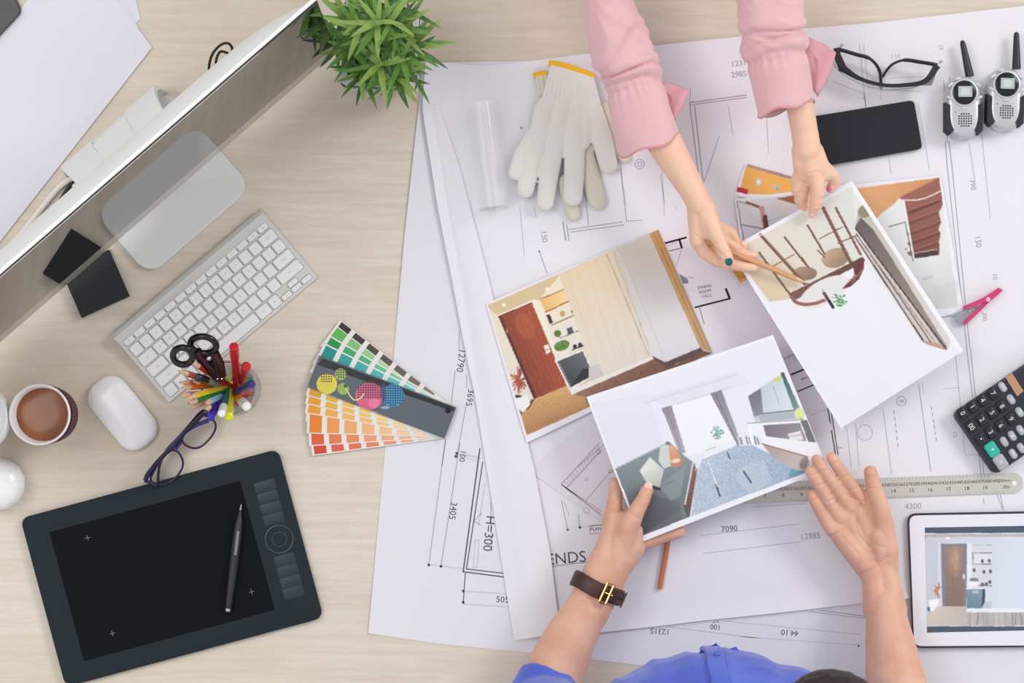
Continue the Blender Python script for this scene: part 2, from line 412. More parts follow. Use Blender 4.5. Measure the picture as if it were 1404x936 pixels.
# sheet C print
k = Ink(0.0024); m = Ink(0.0024); f = Ink(0.0024)
f.frame(830, 780, 3.795).line((150, 248), (430, 225), 1).line((490, 215), (800, 180), 1).line((40, 262), (150, 250), .8)
f.frame(960, 640, 5.85).line((0, 550), (800, 455), 1.1).line((30, 692), (800, 600), 1.1).line((430, 320), (900, 290), .8)
k.frame().text((1000, 725), '7090', 11.5, -5); m.frame().text((1111, 735), '12985', 11.5, -5).text((1252, 694), '4300', 11.5, -3)
k.text((782, 765), 'ENDS :', 22, -5)
m.frame(700, 620, 2.96).line((170, 462), (330, 442), 1.2)
m.frame(700, 540, 3.6).line((250, 525), (282, 665), .9).line((262, 530), (290, 600), .6).line((335, 590), (341, 655), .9)
k.frame(700, 540, 3.6).dot((282, 670), 1.7).dot((342, 658), 2.0)
f.frame(700, 540, 3.6).line((350, 655), (450, 645), .8); k.frame().text((817, 725), 'PLAN', 6.5, -5); m.frame().poly([(808, 721), (826, 719), (827, 730), (809, 732)], .8, True)
# around the gloves and roll
m.frame(700, 180, 4.68).line((705, 235), (745, 575), .9).line((370, 630), (720, 580), 1.0).line((385, 646), (730, 600), 1.0).line((335, 580), (355, 700), 1.6).line((360, 600), (376, 700), 1.3).line((740, 577), (845, 570), .8)
m.line((185, 770), (235, 910), .9).line((480, 400), (500, 600), .9); k.frame(700, 180, 4.68).dot((185, 770), 1.2)
f.frame(700, 180, 4.68).line((60, 480), (90, 800), .8).line((150, 480), (165, 560), .8).line((970, 250), (988, 540), .9).line((1050, 480), (1070, 500), .8)
m.frame().text((746, 324), '150', 11, 83).circ((877, 225), 6.5, .9).circ((877, 225), 3, .8)
f.text((655, 195), '12315', 7, 0).text((663, 250), '7090', 7, 0)
# top middle
m.frame(780, 0, 3.342).line((553, 470), (815, 435), 1.2).line((560, 480), (815, 446), 1.0).line((553, 470), (596, 812), 1.2).line((576, 482), (616, 842), 1.4).line((616, 842), (690, 620), .8).line((558, 400), (553, 470), .7)
f.frame(780, 0, 3.342).line((730, 480), (752, 620), .9).line((905, 510), (915, 700), .9).line((236, 760), (262, 940), .9).line((420, 800), (440, 935), .8)
m.frame().text((1013, 87), '1231', 11, -7).text((1013, 102), '2985', 11, -7); f.text((945, 110), '110', 9, -7); f.circ((961, 163), 3.5, .9).circ((1029, 175), 4, .8)
# right side
m.frame().line((1294, 110), (1299, 196), .9).line((1302, 104), (1304, 190), .9)
m.poly([(1296, 193), (1299, 230), (1325, 470), (1326, 480), (1333, 540), (1345, 650)], 1.0)
m.poly([(1301, 193), (1305.6, 230), (1329, 470), (1331, 480), (1337, 540), (1349, 650)], 1.0).line((1367, 678), (1376, 700), .8)
f.poly([(1330, 200), (1338, 256), (1351, 402), (1364, 511)], 1.0).poly([(1350, 200), (1357, 256), (1375, 415)], .9).line((1352, 430), (1360, 490), 1).line((1340, 452), (1358, 450), .8)
m.text((1334, 253), '390', 10, 83).text((1341, 331), '150', 11, 83).text((1364, 379), '10', 9, 83).text((1350, 434), '200', 8, 83)
m.frame(1100, 480, 3.9).circ((530, 272), 6.5, .9).text((530, 272), '8', 9, 90)
f.frame(1100, 480, 3.9).circ((335, 440), 10.5, .9).line((432, 310), (478, 660), 1).line((236, 400), (262, 620), .8).line((285, 390), (304, 620), .8).line((755, 205), (840, 200), .8).line((820, 20), (870, 560), .9).line((870, 560), (950, 560), .8).line((640, 170), (650, 230), .8)
m.line((622, 180), (688, 650), .8)
for x0, y0, x1, y1 in ((490, 320, 514, 530), (690, 300, 720, 500)):
    for i in range(6): m.line((x0 + (x1 - x0) * i / 6, y0 + (y1 - y0) * i / 6), (x0 + (x1 - x0) * (i + .6) / 6, y0 + (y1 - y0) * (i + .6) / 6), 1.1)
k.frame(1100, 480, 3.9).line((137, 310), (178, 560), 1.6).line((153, 318), (192, 560), 1.3)
m.text((202, 520), '3', 8, 80).text((815, 450), '12', 8, 80)
f.frame(1160, 10, 3.23).line((545, 600), (570, 760), 1).line((600, 560), (640, 936), .9).line((320, 420), (370, 720), .8).line((190, 660), (200, 740), .8)
f.frame(1140, 50, 8.775).line((20, 540), (400, 690), .9).line((700, 500), (1100, 480), .8).line((650, 640), (1080, 660), .8).line((600, 640), (590, 760), .8).text((770, 240), '110', 9, -3)
m.frame().text((1290, 65), '15', 8, 85); k.frame(700, 180, 4.68); m.frame(1100, 640, 4.253).line((1058, 180), (1058, 215), .8).line((1155, 160), (1172, 240), .8)
m.frame(690, 70, 3.9).circ((97, 410), 1.4, 1.2)
printed('printed_drawing', C, [(INK, k), (INKM, m), (INKF, f)])

# ------------------------------------------------------------------ small plan sheets among the photographs
def flat_quad(c, z0, z1, hf=None, n=1):
    mb = MB(); mb.rings([[P(x, y, z) for x, y in c[::-1]] for z in (z0, z1)]); return mb
PLAN = mat('plan_paper', (231, 223, 233), 0.6)
D = obj('floor_plan_sheet', flat_quad([(870, 330), (1002, 288), (1142, 588), (1010, 668)], 0.0026, 0.0030), PLAN)
tag(D, 'pinkish floor plan sheet with thick black wall lines and DINING ROOM lettering', 'plan')
k = Ink(0.0032); m = Ink(0.0032); f = Ink(0.0032)
k.frame(700, 180, 4.68).line((990, 718), (1130, 680), 2.6).line((1082, 690), (1100, 750), 3).line((1018, 768), (1088, 750), 1)
m.frame(700, 180, 4.68).line((1000, 735), (1070, 715), .7).line((1100, 750), (1060, 870), .7)
k.frame(880, 300, 4.68).line((340, 568), (568, 510), 2.4).line((565, 512), (538, 445), 3.2); m.frame(880, 300, 4.68).line((370, 570), (400, 675), 1.6)
for i in range(9): m.line((242 + i * 6, 355 + i * 3), (266 + i * 4, 414), 1.2)
m.line((300, 372), (335, 382), .8)
k.frame().text((966, 393), 'DINING', 5.5, -12).text((967, 399.5), 'ROOM', 5.5, -12).text((968, 406), '11X12', 5.5, -12)
k.frame(1040, 420, 4.68).line((208, 438), (290, 404), 2.4).line((250, 546), (355, 502), 1.6); m.frame(1040, 420, 4.68).line((340, 696), (450, 655), .6)
k.frame().text((1082, 489), 'LIVING', 4.8, -22).text((1089, 492), '11', 5, -22).text((1104, 518), 'BALC', 4.8, -22)
printed('printed_drawing', D, [(BLACK, k), (INKM, m)])
E = obj('floor_plan_sheet', flat_quad([(725, 645), (808, 574), (900, 660), (838, 726)], 0.0026, 0.0030), mat('plan_paper_pink', (226, 219, 229), 0.6))
tag(E, 'small faded pink floor plan sheet tucked beside the wrist with the brown watch strap', 'plan')
f = Ink(0.0032).frame(700, 540, 3.6); g = Ink(0.0032).frame(700, 540, 3.6); m = Ink(0.0032).frame(700, 540, 3.6)
for a, b in (((250, 445), (440, 240)), ((275, 465), (450, 275)), ((250, 445), (450, 600)), ((275, 465), (450, 580))): f.line(a, b, 1.6)
for i in range(14): f.line((250 + i * 14, 445 - i * 15), (275 + i * 12.5, 465 - i * 13.5), .8).line((252 + i * 14, 447 + i * 11), (277 + i * 12.5, 462 + i * 9), .8)
m.line((370, 528), (500, 375), 1.0).line((330, 360), (460, 250), .7); m.circ((493, 380), 2.5); f.circ((375, 575), 4).circ((435, 285), 3).circ((375, 420), 2)
printed('printed_drawing', E, [(colmat((198, 184, 194), .6), f), (INKM, m)])

# ------------------------------------------------------------------ desktop computer (upper left)
ALU = mat('satin_aluminium', (218, 218, 217), 0.42, 0.1); ALU2 = mat('aluminium_edge', (226, 226, 224), 0.45, 0.1)
GLASS_BLK = mat('screen_glass', (22, 16, 14), 0.02, 0.0, 2.5); GLASS_BLK.node_tree.nodes['Principled BSDF'].inputs['Coat Weight'].default_value = 0.25
ux, uy = 0.7559, 0.6547
ang = math.atan2(uy, ux)
BR = P(460, 69, 0.06)
foot_px = P(276, 319, 0)
# local frame: x along the screen towards its right end, y backwards, origin under the screen's lower edge
fx = (foot_px - BR).dot(Vector((ux, uy, 0)))
org = Vector((BR.x + fx * ux, BR.y + fx * uy, 0))
comp = thing('desktop_computer', 'large silver all-in-one computer seen from above its screen edge, plant behind its right end', 'computer', org, ang)
R_ = -fx; L_ = R_ - 0.70; z0, z1 = 0.06, 0.462
front = MB()
obj('screen', MB().box(L_ + .002, R_ - .002, -0.0015, 0.0, z0 + .047, z1 - .002), GLASS_BLK, comp, local=True, smooth=False)
obj('bezel', MB().box(L_, R_, -0.0004, 0.0012, z0 + .044, z1 + .0006), colmat((40, 26, 26), .4), comp, local=True, smooth=False)
obj('chin', MB().box(L_, R_, -0.0016, 0.0012, z0, z0 + .0465), mat('chin_aluminium', (206, 200, 188), 0.3, 0.6), comp, local=True, smooth=False)
bk = MB(); nxx, nzz = 40, 28; vs = []
for j in range(nzz + 1):
    for i in range(nxx + 1):
        a = -1 + 2 * i / nxx; b = -1 + 2 * j / nzz
        a = math.copysign(1 - (1 - abs(a)) ** 1.6, a); b = math.copysign(1 - (1 - abs(b)) ** 1.6, b)
        vs.append(((L_ + R_) / 2 + a * (R_ - L_) / 2, 0.006 + 0.034 * (1 - abs(a) ** 9) * (1 - abs(b) ** 5), (z0 + z1) / 2 + b * (z1 - z0) / 2))
bk.add(vs, [(j * (nxx + 1) + i, j * (nxx + 1) + i + 1, (j + 1) * (nxx + 1) + i + 1, (j + 1) * (nxx + 1) + i) for j in range(nzz) for i in range(nxx)])
bk.rings([[(L_, y, z0), (R_, y, z0), (R_, y, z1), (L_, y, z1)] for y in (0.001, 0.0062)], True, False)
obj('back_shell', bk, ALU2, comp, local=True, fixn=True, angle=50)
st = MB(); st.slab(rrect(0.192, 0.186, 0.026, 6, 0, 0.032), [(0.001, 0.0003), (0, .0012), (0, .0062), (.0012, .0072)])
obj('stand_foot', st, ALU, comp, local=True)
nk = MB(); prof = [(.127, .0), (.131, .03), (.124, .08), (.107, .14), (.085, .19), (.060, .235), (.036, .26)]
wd = [.075] * 7
outer = [(y, z) for y, z in prof]; n_ = len(prof)
# neck plate with a cable hole: built as a frame of four strips
def strip(x0f, x1f, i0, i1):
    mb = MB(); rings = []
    for i in range(i0, i1 + 1):
        y, z = prof[i]; k_ = 1.30 - .055 * i; rings.append([(x0f * k_, y, z), (x1f * k_, y, z), (x1f * k_, y - .007, z - .001), (x0f * k_, y - .007, z - .001)])
    mb.rings(rings); return mb
nk = MB()
for q in (strip(-.072, -.026, 0, 6), strip(.026, .072, 0, 6), strip(-.0265, .0265, 0, 1), strip(-.0265, .0265, 3, 6)): nk.add(q.v, q.f)
obj('stand_neck', nk, ALU2, comp, local=True)
def cable(name, label, pts, r, material, group=None, solidz=None):
    cv = smooth_curve([tuple(P(*p)) for p in pts], 60)
    o = obj(name, MB().tube([tuple(c) for c in cv], r, 10), material); return tag(o, label, 'cable', group)
cable('power_cable', 'white power cable curving from the computer stand to the left frame edge', [(150, 226, .02), (128, 233, .012), (105, 240, .006), (82, 256, .005), (58, 284, .005), (36, 312, .005), (10, 340, .005), (-40, 372, .005)], .0042, colmat((228, 224, 214), .5))
cable('signal_cable', 'short black cable below the white power cable behind the computer', [(140, 232, .02), (118, 236, .012), (100, 250, .006), (88, 266, .004), (74, 292, .004), (68, 330, .004)], .0026, colmat((25, 25, 27), .4))
cable('signal_cable', 'outer black cable loop showing above the screen edge near the plant', [(300, 112, .035), (288, 100, .05), (287, 88, .055), (292, 73, .06), (302, 62, .06), (312, 59, .06), (318, 65, .055), (319, 74, .05), (330, 96, .03)], .0019, colmat((22, 20, 22), .35))
cable('signal_cable', 'inner smaller black cable bend inside the loop above the screen edge', [(304, 108, .03), (297, 90, .05), (297, 80, .055), (302, 71, .055), (310, 72, .055), (316, 76, .05), (330, 92, .03)], .0019, colmat((22, 20, 22), .35))

# black note block partly mirrored in the screen
nb = MB(); nb.rings([[P(x, y, z) for x, y in ((150, 342), (84, 372), (112, 436), (178, 406))] for z in (0.0005, 0.011)])
o = obj('note_block', nb, mat('black_card', (24, 30, 34), 0.5), smooth=False); tag(o, 'small square black block lying under the computer chin', 'note block')

# ------------------------------------------------------------------ keyboard
kb = thing('keyboard', 'slim silver keyboard with white keys beside the computer stand', 'keyboard', P(233, 552, 0), math.atan2(172, 204))
KL, KD = 0.274, 0.1255
body = MB()
sec = [(0, .0008), (0, .0045), (.001, .0052), (.104, .0118), (.108, .0135), (.113, .0165), (.1185, .0172), (.1235, .0155), (.1255, .0115), (.1235, .006), (.116, .0008)]
body.rings([[(x, y, z) for y, z in sec] for x in (0, KL)])
obj('keyboard_body', body, mat('keyboard_aluminium', (205, 204, 200), 0.4, 0.3), kb, local=True, angle=25)
KEY = mat('white_key', (231, 230, 231), 0.4); WELL = colmat((104, 102, 100), 0.6)
tilt = math.atan2(.0066, .103); pitch = (KL - 0.0095) / 14.5; rp = .0186
def zt(y): return .0052 + (y - .001) * .0066 / .103
keymesh = {}
def keym(wk, hk):
    q = (round(wk, 4), round(hk, 4))
    if q not in keymesh:
        me = mesh_from(MB().slab(rrect(wk, hk, .0018, 3), [(0, 0), (0, .0019), (.0004, .0023)]), 'key'); me.materials.append(KEY); smooth_mesh(me, 30)
        keymesh[q] = me
    return keymesh[q]
rows = [
 (6.6, [(1, 'esc')] + [(1 + .5 / 13, 'F%d' % i) for i in range(1, 13)] + [(1, 'o')]),
 (5, [(1, '`'), (1, '1'), (1, '2'), (1, '3'), (1, '4'), (1, '5'), (1, '6'), (1, '7'), (1, '8'), (1, '9'), (1, '0'), (1, '-'), (1, '='), (1.5, 'delete')]),
 (4, [(1.5, 'tab')] + [(1, c) for c in 'QWERTYUIOP[]'] + [(1, '\\')]),
 (3, [(1.75, 'caps')] + [(1, c) for c in "ASDFGHJKL;'"] + [(1.75, 'return')]),
 (2, [(2.25, 'shift')] + [(1, c) for c in 'ZXCVBNM,./'] + [(2.25, 'shift')]),
 (1, [(1, 'fn'), (1, 'ctrl'), (1, 'alt'), (1.25, 'cmd'), (5, ''), (1.25, 'cmd'), (1, 'alt'), (1, '<'), (1, '^v'), (1, '>')])]
wells = MB(); leg = MB()
def addkey(cx, cy, wk, hk, s):
    z = zt(cy); o = bpy.data.objects.new('key', keym(wk, hk)); scene.collection.objects.link(o); o.parent = kb; o.location = (cx, cy, z); o.rotation_euler = (tilt, 0, 0)
    q = [(x, y) for x, y in rrect(wk + .0011, hk + .0011, .0022, 3, cx, cy)()]
    wells.add([(x, y, zt(y) + .0001) for x, y in q], [tuple(range(len(q)))])
    if s:
        vs, fs = text_geo(s); sz = .0042 if len(s) < 2 else .0028
        leg.add([(cx + x * sz, cy + y * sz, zt(cy + y * sz) + .00245) for x, y, _ in vs], fs)
for ri, (r, keys) in enumerate(rows):
    x = .0048
    for kw, s in keys:
        wk = kw * pitch - .0024
        if ri == 0: addkey(x + kw * pitch / 2, .0128 + rp * 4.83, wk, .0086, s)
        elif ri == 5 and s in ('<', '>'): addkey(x + kw * pitch / 2, .0128 - .0042, wk, .0074, s)
        elif ri == 5 and s == '^v': addkey(x + kw * pitch / 2, .0128 - .0042, wk, .0074, 'v'); addkey(x + kw * pitch / 2, .0128 + .0042, wk, .0074, '^')
        else: addkey(x + kw * pitch / 2, .0128 + rp * (r - 1), wk, rp - .0026, s)
        x += kw * pitch
obj('key_gap', wells, WELL, kb, local=True, smooth=False, fixn=False)
obj('key_lettering', leg, colmat((165, 163, 168), .6), kb, local=True, smooth=False, fixn=False)

# ------------------------------------------------------------------ mouse
ms = thing('computer_mouse', 'white low computer mouse between the coffee cup and keyboard', 'mouse', P(169, 566, 0), math.radians(-50.8))
obj('base', MB().slab(rrect(.108, .056, .022, 8), [(0.003, 0.0005), (0, .003), (0, .006)]), mat('mouse_base', (190, 188, 186), .35, .4), ms, local=True)
mm = MB(); ol = rrect(.113, .061, .0255, 10)
mm.slab(ol, [(.002, .0050), (0, .0066), (0, .0085), (.0006, .0105), (.002, .0128), (.0045, .0150), (.008, .0170), (.0125, .0184), (.018, .0194), (.024, .0199)])
obj('shell', mm, mat('mouse_white', (238, 235, 239), 0.25, coat=.3), ms, local=True, angle=80)

# ------------------------------------------------------------------ drawing tablet with stylus
TABB = mat('tablet_black', (26, 38, 45), 0.6, ior=1.3, bump=(900, .15, .0003)); TABD = mat('tablet_surface', (10, 15, 20), 0.6, ior=1.2)
tang = math.atan2(95, 353); tc_ = P(236.5, 778, 0)
tb = thing('drawing_tablet', 'large black drawing tablet with a touch ring, lower left on the desk', 'drawing tablet', tc_, tang)
TW, TH = 365 * S, 239 * S
obj('body', MB().slab(rrect(TW, TH, .012, 6), [(.003, 0), (0, .002), (0, .0085), (.0008, .0097), (.002, .0100)]), TABB, tb, local=True)
def tl(px, py, h=.0101):                       # photo pixel -> tablet-local
    d = P(px, py, h) - tc_; return (d.x * math.cos(tang) + d.y * math.sin(tang), -d.x * math.sin(tang) + d.y * math.cos(tang))
q = [tl(70, 727), tl(331, 660), tl(376, 838), tl(112, 905)]
x0 = (q[0][0] + q[3][0]) / 2; x1 = (q[1][0] + q[2][0]) / 2; y1 = (q[0][1] + q[1][1]) / 2; y0 = (q[2][1] + q[3][1]) / 2
obj('drawing_area', MB().slab(rrect(x1 - x0, y1 - y0, .001, 2, (x0 + x1) / 2, (y0 + y1) / 2), [(0, .0099), (0, .0102)]), TABD, tb, local=True)
cx, cy = tl(383, 739)
SEAM = mat('tablet_gloss', (50, 62, 69), 0.25)
for r0, r1, nm in ((.0205, .0185, 'touch_ring'), (.011, .0095, 'ring_button')):
    mb = MB(); mb.lathe([(r0, .0099), (r0, .0106), ((r0 + r1) / 2, .0109), (r1, .0106), (r1, .0099)], (cx, cy, 0), 40); obj(nm, mb, SEAM, tb, local=True)
for i, dy in enumerate((.088, .070, .052, .034, -.034, -.052, -.070, -.088)):
    obj('express_key', MB().slab(rrect(.030, .0155, .003, 4, cx, cy + dy * .88), [(0, .0099), (0, .0103), (.0008, .0106)]), mat('tablet_key', (32, 43, 50), .45), tb, local=True)
for px, py in ((100, 737), (345, 811), (134, 868)):
    a, b = tl(px + 20, py) if px < 200 else tl(px, py); mb = MB(); mb.box(a - .004, a + .004, b - .0004, b + .0004, .0101, .0104); mb.box(a - .0004, a + .0004, b - .004, b + .004, .0101, .01045)
    obj('corner_mark', mb, colmat((110, 116, 122), .5), tb, local=True, smooth=False)
sty = thing('stylus', 'slim black stylus pen lying across the drawing tablet', 'stylus', P(321, 765, .0103))
a = P(330, 696, .018); b = P(312.5, 839, .0165); d = (b - a)
pts = [a + d * t for t in (0, .06, .1, .13, .3, .5, .7, .93, .97, 1.0)]; rr = [.001, .0026, .0036, .0052, .0062, .0064, .0058, .0046, .0044, .0034]
obj('barrel', MB().tube(pts, rr, 20), mat('stylus_rubber', (42, 42, 46), .38), sty)
obj('tip', MB().tube([a - d * .035, a - d * .02, a + d * .02], [.0006, .0010, .0016], 12), colmat((150, 150, 152), .3), sty)
obj('side_switch', MB().tube([a + d * .22 + Vector((.001, 0, .0052)), a + d * .45 + Vector((.001, 0, .0056))], [.0022, .0022], 12), mat('grey_gloss', (128, 128, 132), .25), sty)
obj('end_ring', MB().tube([a + d * .965, a + d * .99], [.0049, .0044], 20), mat('chrome', (200, 200, 205), .15, 1.0), sty)

# ------------------------------------------------------------------ photographs
GLOSS = print_mat('photo_print', 0.32)
def card(name, label, cat, c, h, t=0.0006, group=None, back=PHOTO_WHITE):
    cx_ = sum(p[0] for p in c) / 4; cy_ = sum(p[1] for p in c) / 4; hm = h if not hasattr(h, '__len__') else sum(h) / 4
    r = thing(name, label, cat, P(cx_, cy_, hm - t), 0, group); hh = [h] * 4 if not hasattr(h, '__len__') else h
    mb = MB(); mb.rings([[P(c[i][0], c[i][1], hh[i] - (t if z == 0 else 0)) for i in (3, 2, 1, 0)] for z in (0, 1)])
    obj('paper', mb, back, r, smooth=False); return r, (lambda u, v: (1 - v) * ((1 - u) * hh[0] + u * hh[1]) + v * ((1 - u) * hh[3] + u * hh[2]) + 0.00015)

# --- door and hallway print
c = [(666, 416), (903, 314.5), (978, 484), (722, 607)]
r, hf = card('photo_print', 'photo print of a reddish brown door, shelves and pale folding panels', 'photo', c, (0.0088, 0.0048, 0.0052, 0.0098))
p = Pic(c, 1.5, (233, 231, 238)).frame(650, 300, 2.926)
p.poly([(53, 347), (738, 42), (957, 537), (210, 868)], (224, 203, 172), (206, 198, 192), (60, 350), (900, 200))
p.poly([(53, 347), (345, 222), (365, 280), (95, 388), (70, 395)], (214, 190, 152))
p.poly([(58, 358), (95, 388), (245, 722), (190, 800)], (231, 219, 197), (222, 214, 208), (80, 380), (200, 760))
p.poly([(93, 386), (240, 322), (262, 330), (388, 668), (372, 675), (232, 340), (103, 398)], (240, 230, 212))
p.poly([(98, 392), (232, 336), (372, 670), (243, 722)], (132, 58, 38), (176, 84, 52), (120, 500), (290, 420), noise=7)
for i in range(7): p.line((112 + i * 18, 388 - i * 8), (252 + i * 18, 712 - i * 8), .6, (96, 38, 26), .5)
p.ell((205, 430), 55, 35, (200, 110, 70), 60, al=.35); p.poly([(98, 392), (107, 389), (250, 716), (240, 722)], (78, 34, 30))
p.line((98, 392), (232, 336), 1.2, (90, 40, 32)); p.poly([(278, 510), (298, 500), (308, 532), (290, 544)], (236, 228, 214)); p.line((285, 527), (305, 520), 1, (150, 140, 120))
for y in (130, 160): p.line((130, 440 + (y - 130) * 5), (134, 455 + (y - 130) * 5), 1.2, (215, 205, 190))
p.poly([(262, 322), (345, 225), (470, 498), (335, 562)], (236, 224, 200), (228, 220, 210), (300, 300), (420, 520))
p.poly([(265, 325), (358, 283), (383, 328), (287, 372)], (232, 184, 112), (240, 214, 160), (280, 340), (370, 300))
p.line((265, 322), (362, 282), 1.4, (160, 112, 70)); p.line((287, 374), (384, 328), 1.8, (166, 112, 72)); p.line((310, 427), (411, 382), 1.2, (120, 92, 72)); p.line((345, 478), (440, 440), 1.0, (110, 98, 92))
p.poly([(290, 386), (303, 382), (317, 415), (303, 422)], (60, 38, 34)); p.ell((355, 380), 10, 12, (196, 160, 90)); p.ell((398, 370), 8, 9, (70, 60, 62)); p.ell((425, 425), 7, 14, (60, 56, 64), 60)
p.poly([(370, 440), (392, 432), (399, 456), (378, 464)], (84, 78, 108)); p.ell((335, 460), 14, 14, (88, 118, 66)); p.ell((352, 508), 32, 20, (92, 132, 62), -20, noise=22); p.ell((365, 535), 14, 10, (232, 226, 214))
for a_, b_ in ((405, 512), (425, 505), (445, 490), (452, 478), (438, 470)): p.ell((a_, b_), 8, 9, (42, 36, 38))
p.line((395, 525), (462, 498), 1.6, (40, 34, 36))
p.poly([(340, 225), (560, 125), (716, 550), (500, 640), (470, 600), (380, 330)], (226, 206, 176), (224, 216, 208), (450, 200), (620, 600))
for i in range(6): p.line((372 + i * 38, 215 - i * 17), (470 + i * 40 + 20, 470 + 40 - i * 3 + 60), .7, (205, 186, 158), .6)
p.line((532, 140), (700, 545), 1.1, (170, 156, 140)); p.line((556, 130), (716, 550), .8, (180, 168, 152))
p.poly([(560, 125), (712, 58), (912, 515), (768, 577), (716, 550)], (206, 197, 188), (224, 222, 228), (650, 150), (800, 520))
p.line((575, 130), (745, 540), 1.2, (226, 214, 196)); p.line((590, 125), (762, 555), .8, (200, 188, 172))
p.poly([(703, 58), (738, 42), (958, 536), (908, 518)], (196, 140, 78), (188, 158, 122), (720, 60), (930, 520))
for o_, cc in ((6, (222, 178, 120)), (14, (168, 112, 60)), (22, (206, 158, 100)), (29, (150, 108, 70))): p.line((705 + o_, 58 - o_ * .45), (908 + o_ * 1.4, 516 + o_ * .3), .9, cc, .8)
p.poly([(712, 548), (768, 575), (908, 516), (920, 530), (775, 598), (715, 562)], (92, 74, 70))
p.poly([(322, 566), (440, 522), (470, 600), (462, 640), (385, 690)], (236, 230, 224)); p.poly([(333, 572), (436, 530), (466, 600), (460, 636), (386, 676)], (56, 60, 66), (96, 100, 106), (350, 650), (430, 560))
p.poly([(386, 676), (460, 636), (466, 598), (437, 600)], (40, 42, 46)); p.line((340, 575), (388, 672), 1, (160, 160, 160)); p.poly([(460, 595), (500, 580), (520, 628), (460, 650)], (203, 199, 197))
p.poly([(383, 686), (716, 550), (722, 562), (392, 706)], (234, 230, 226))
p.poly([(392, 706), (722, 562), (775, 598), (922, 530), (957, 537), (460, 755), (440, 712)], (142, 106, 88), (120, 84, 66), (450, 700), (900, 560), noise=9)
for i in range(9): p.line((470 + i * 50, 690 - i * 20), (520 + i * 45, 735 - i * 21), 1, (96, 70, 56), .7)
p.poly([(243, 722), (372, 668), (392, 706), (445, 712), (460, 755), (210, 868), (180, 795)], (210, 164, 112), (178, 126, 84), (300, 700), (330, 820), noise=7)
for i in range(8): p.line((205 + i * 30, 800 - i * 12), (265 + i * 30, 720 - i * 5), .8, (178, 132, 84), .7)
p.poly([(228, 725), (245, 720), (222, 760), (208, 768)], (120, 74, 50))
rg = random.Random(4)
for i in range(46):
    a_ = rg.uniform(0, 6.28); r_ = rg.uniform(10, 42); p.line((178, 648), (178 + r_ * .85 * math.cos(a_), 645 + r_ * 1.3 * math.sin(a_)), 1.4, rg.choice([(166, 76, 58), (140, 52, 42), (190, 104, 80)]))
p.ell((176, 712), 18, 6, (70, 40, 40)); p.poly([(162, 722), (215, 705), (225, 745), (195, 778), (170, 765)], (236, 233, 234)); p.poly([(160, 765), (178, 760), (196, 778), (182, 790)], (80, 78, 84))
for q_ in ((120, 345), (294, 282)): p.ell(q_, 8, 7, (255, 244, 214))
p.poly([(40, 345), (56, 350), (212, 866), (200, 905)], (233, 231, 238))
p.blur(1).build('picture', hf, GLOSS, r)

# --- staircase print, card with framed white room, orange booklets (all under the dining print)
c = [(1160, 254), (1290, 240.5), (1322, 430), (1195, 446)]
r, hf = card('photo_print', 'photo print of a dark red brown staircase by a peach wall', 'photo', c, 0.0058)
p = Pic(c, 1.4, (234, 233, 240)).frame(1180, 230, 3.9)
p.poly([(-90, 110), (420, 50), (520, 745), (-30, 800)], (229, 229, 230), (212, 212, 212), (300, 500), (460, 700))
p.poly([(-80, 118), (420, 52), (205, 162), (182, 190), (110, 245), (60, 300)], (226, 170, 122), (208, 146, 102), (60, 100), (300, 120), noise=3)
p.poly([(205, 160), (420, 52), (440, 195), (424, 230), (428, 300), (420, 465), (290, 485), (250, 262), (232, 178)], (152, 96, 84), (128, 76, 68), (300, 150), (360, 470), noise=4)
for y, cc in ((205, (96, 56, 54)), (262, (112, 68, 62)), (322, (112, 68, 62)), (375, (104, 60, 56)), (425, (110, 66, 58))):
    p.poly([(248, y + 28), (432, y - 40), (430, y - 22), (262, y + 46)], cc, al=.8); p.line((252, y + 26), (430, y - 38), .8, (190, 132, 112), .8)
p.poly([(418, 235), (446, 195), (446, 470), (422, 470), (426, 420), (418, 400), (428, 350), (416, 330), (430, 290)], (226, 225, 226))
p.poly([(286, 458), (410, 438), (413, 466), (290, 485)], (74, 54, 50)); p.line((286, 456), (408, 436), 1.4, (196, 170, 156))
pts = smooth_curve([(222, 172), (290, 172), (350, 160), (432, 122)], 12)
for a_, b_ in zip(pts, pts[1:]): p.line(tuple(a_), tuple(b_), 1.6, (240, 226, 220))
p.line((232, 178), (285, 490), 2.2, (236, 236, 236)); p.line((152, 315), (238, 290), 1.3, (96, 100, 104)); p.line((238, 290), (280, 500), 1.4, (110, 114, 116)); p.ell((242, 434), 4, 4, (90, 90, 90))
p.line((330, 598), (385, 582), 1.4, (180, 180, 184)); p.line((330, 584), (380, 572), .8, (196, 196, 200)); p.poly([(380, 640), (520, 600), (520, 700), (400, 700)], (206, 205, 205), al=.5)
p.line((460, 790), (540, 770), 1.2, (150, 150, 156))
p.blur(1).build('picture', hf, GLOSS, r)
c = [(1007, 273), (1160, 253), (1174, 352), (1021, 372)]
r, hf = card('photo_print', 'half hidden photo print of a white room with a brown framed opening', 'photo', c, 0.0050)
p = Pic(c, 1.4, (232, 232, 238)).frame(900, 160, 3.9)
p.poly([(440, 452), (750, 412), (790, 640), (480, 700)], (221, 219, 227), (208, 205, 212), (460, 480), (740, 500))
p.line((432, 452), (470, 680), 1.4, (120, 118, 124)); p.line((440, 452), (560, 490), 1.2, (150, 120, 112)); p.line((482, 456), (566, 486), 2.2, (120, 66, 52)); p.poly([(548, 478), (575, 480), (598, 600), (572, 606)], (196, 150, 132)); p.poly([(568, 528), (590, 524), (600, 590), (576, 600)], (92, 44, 38))
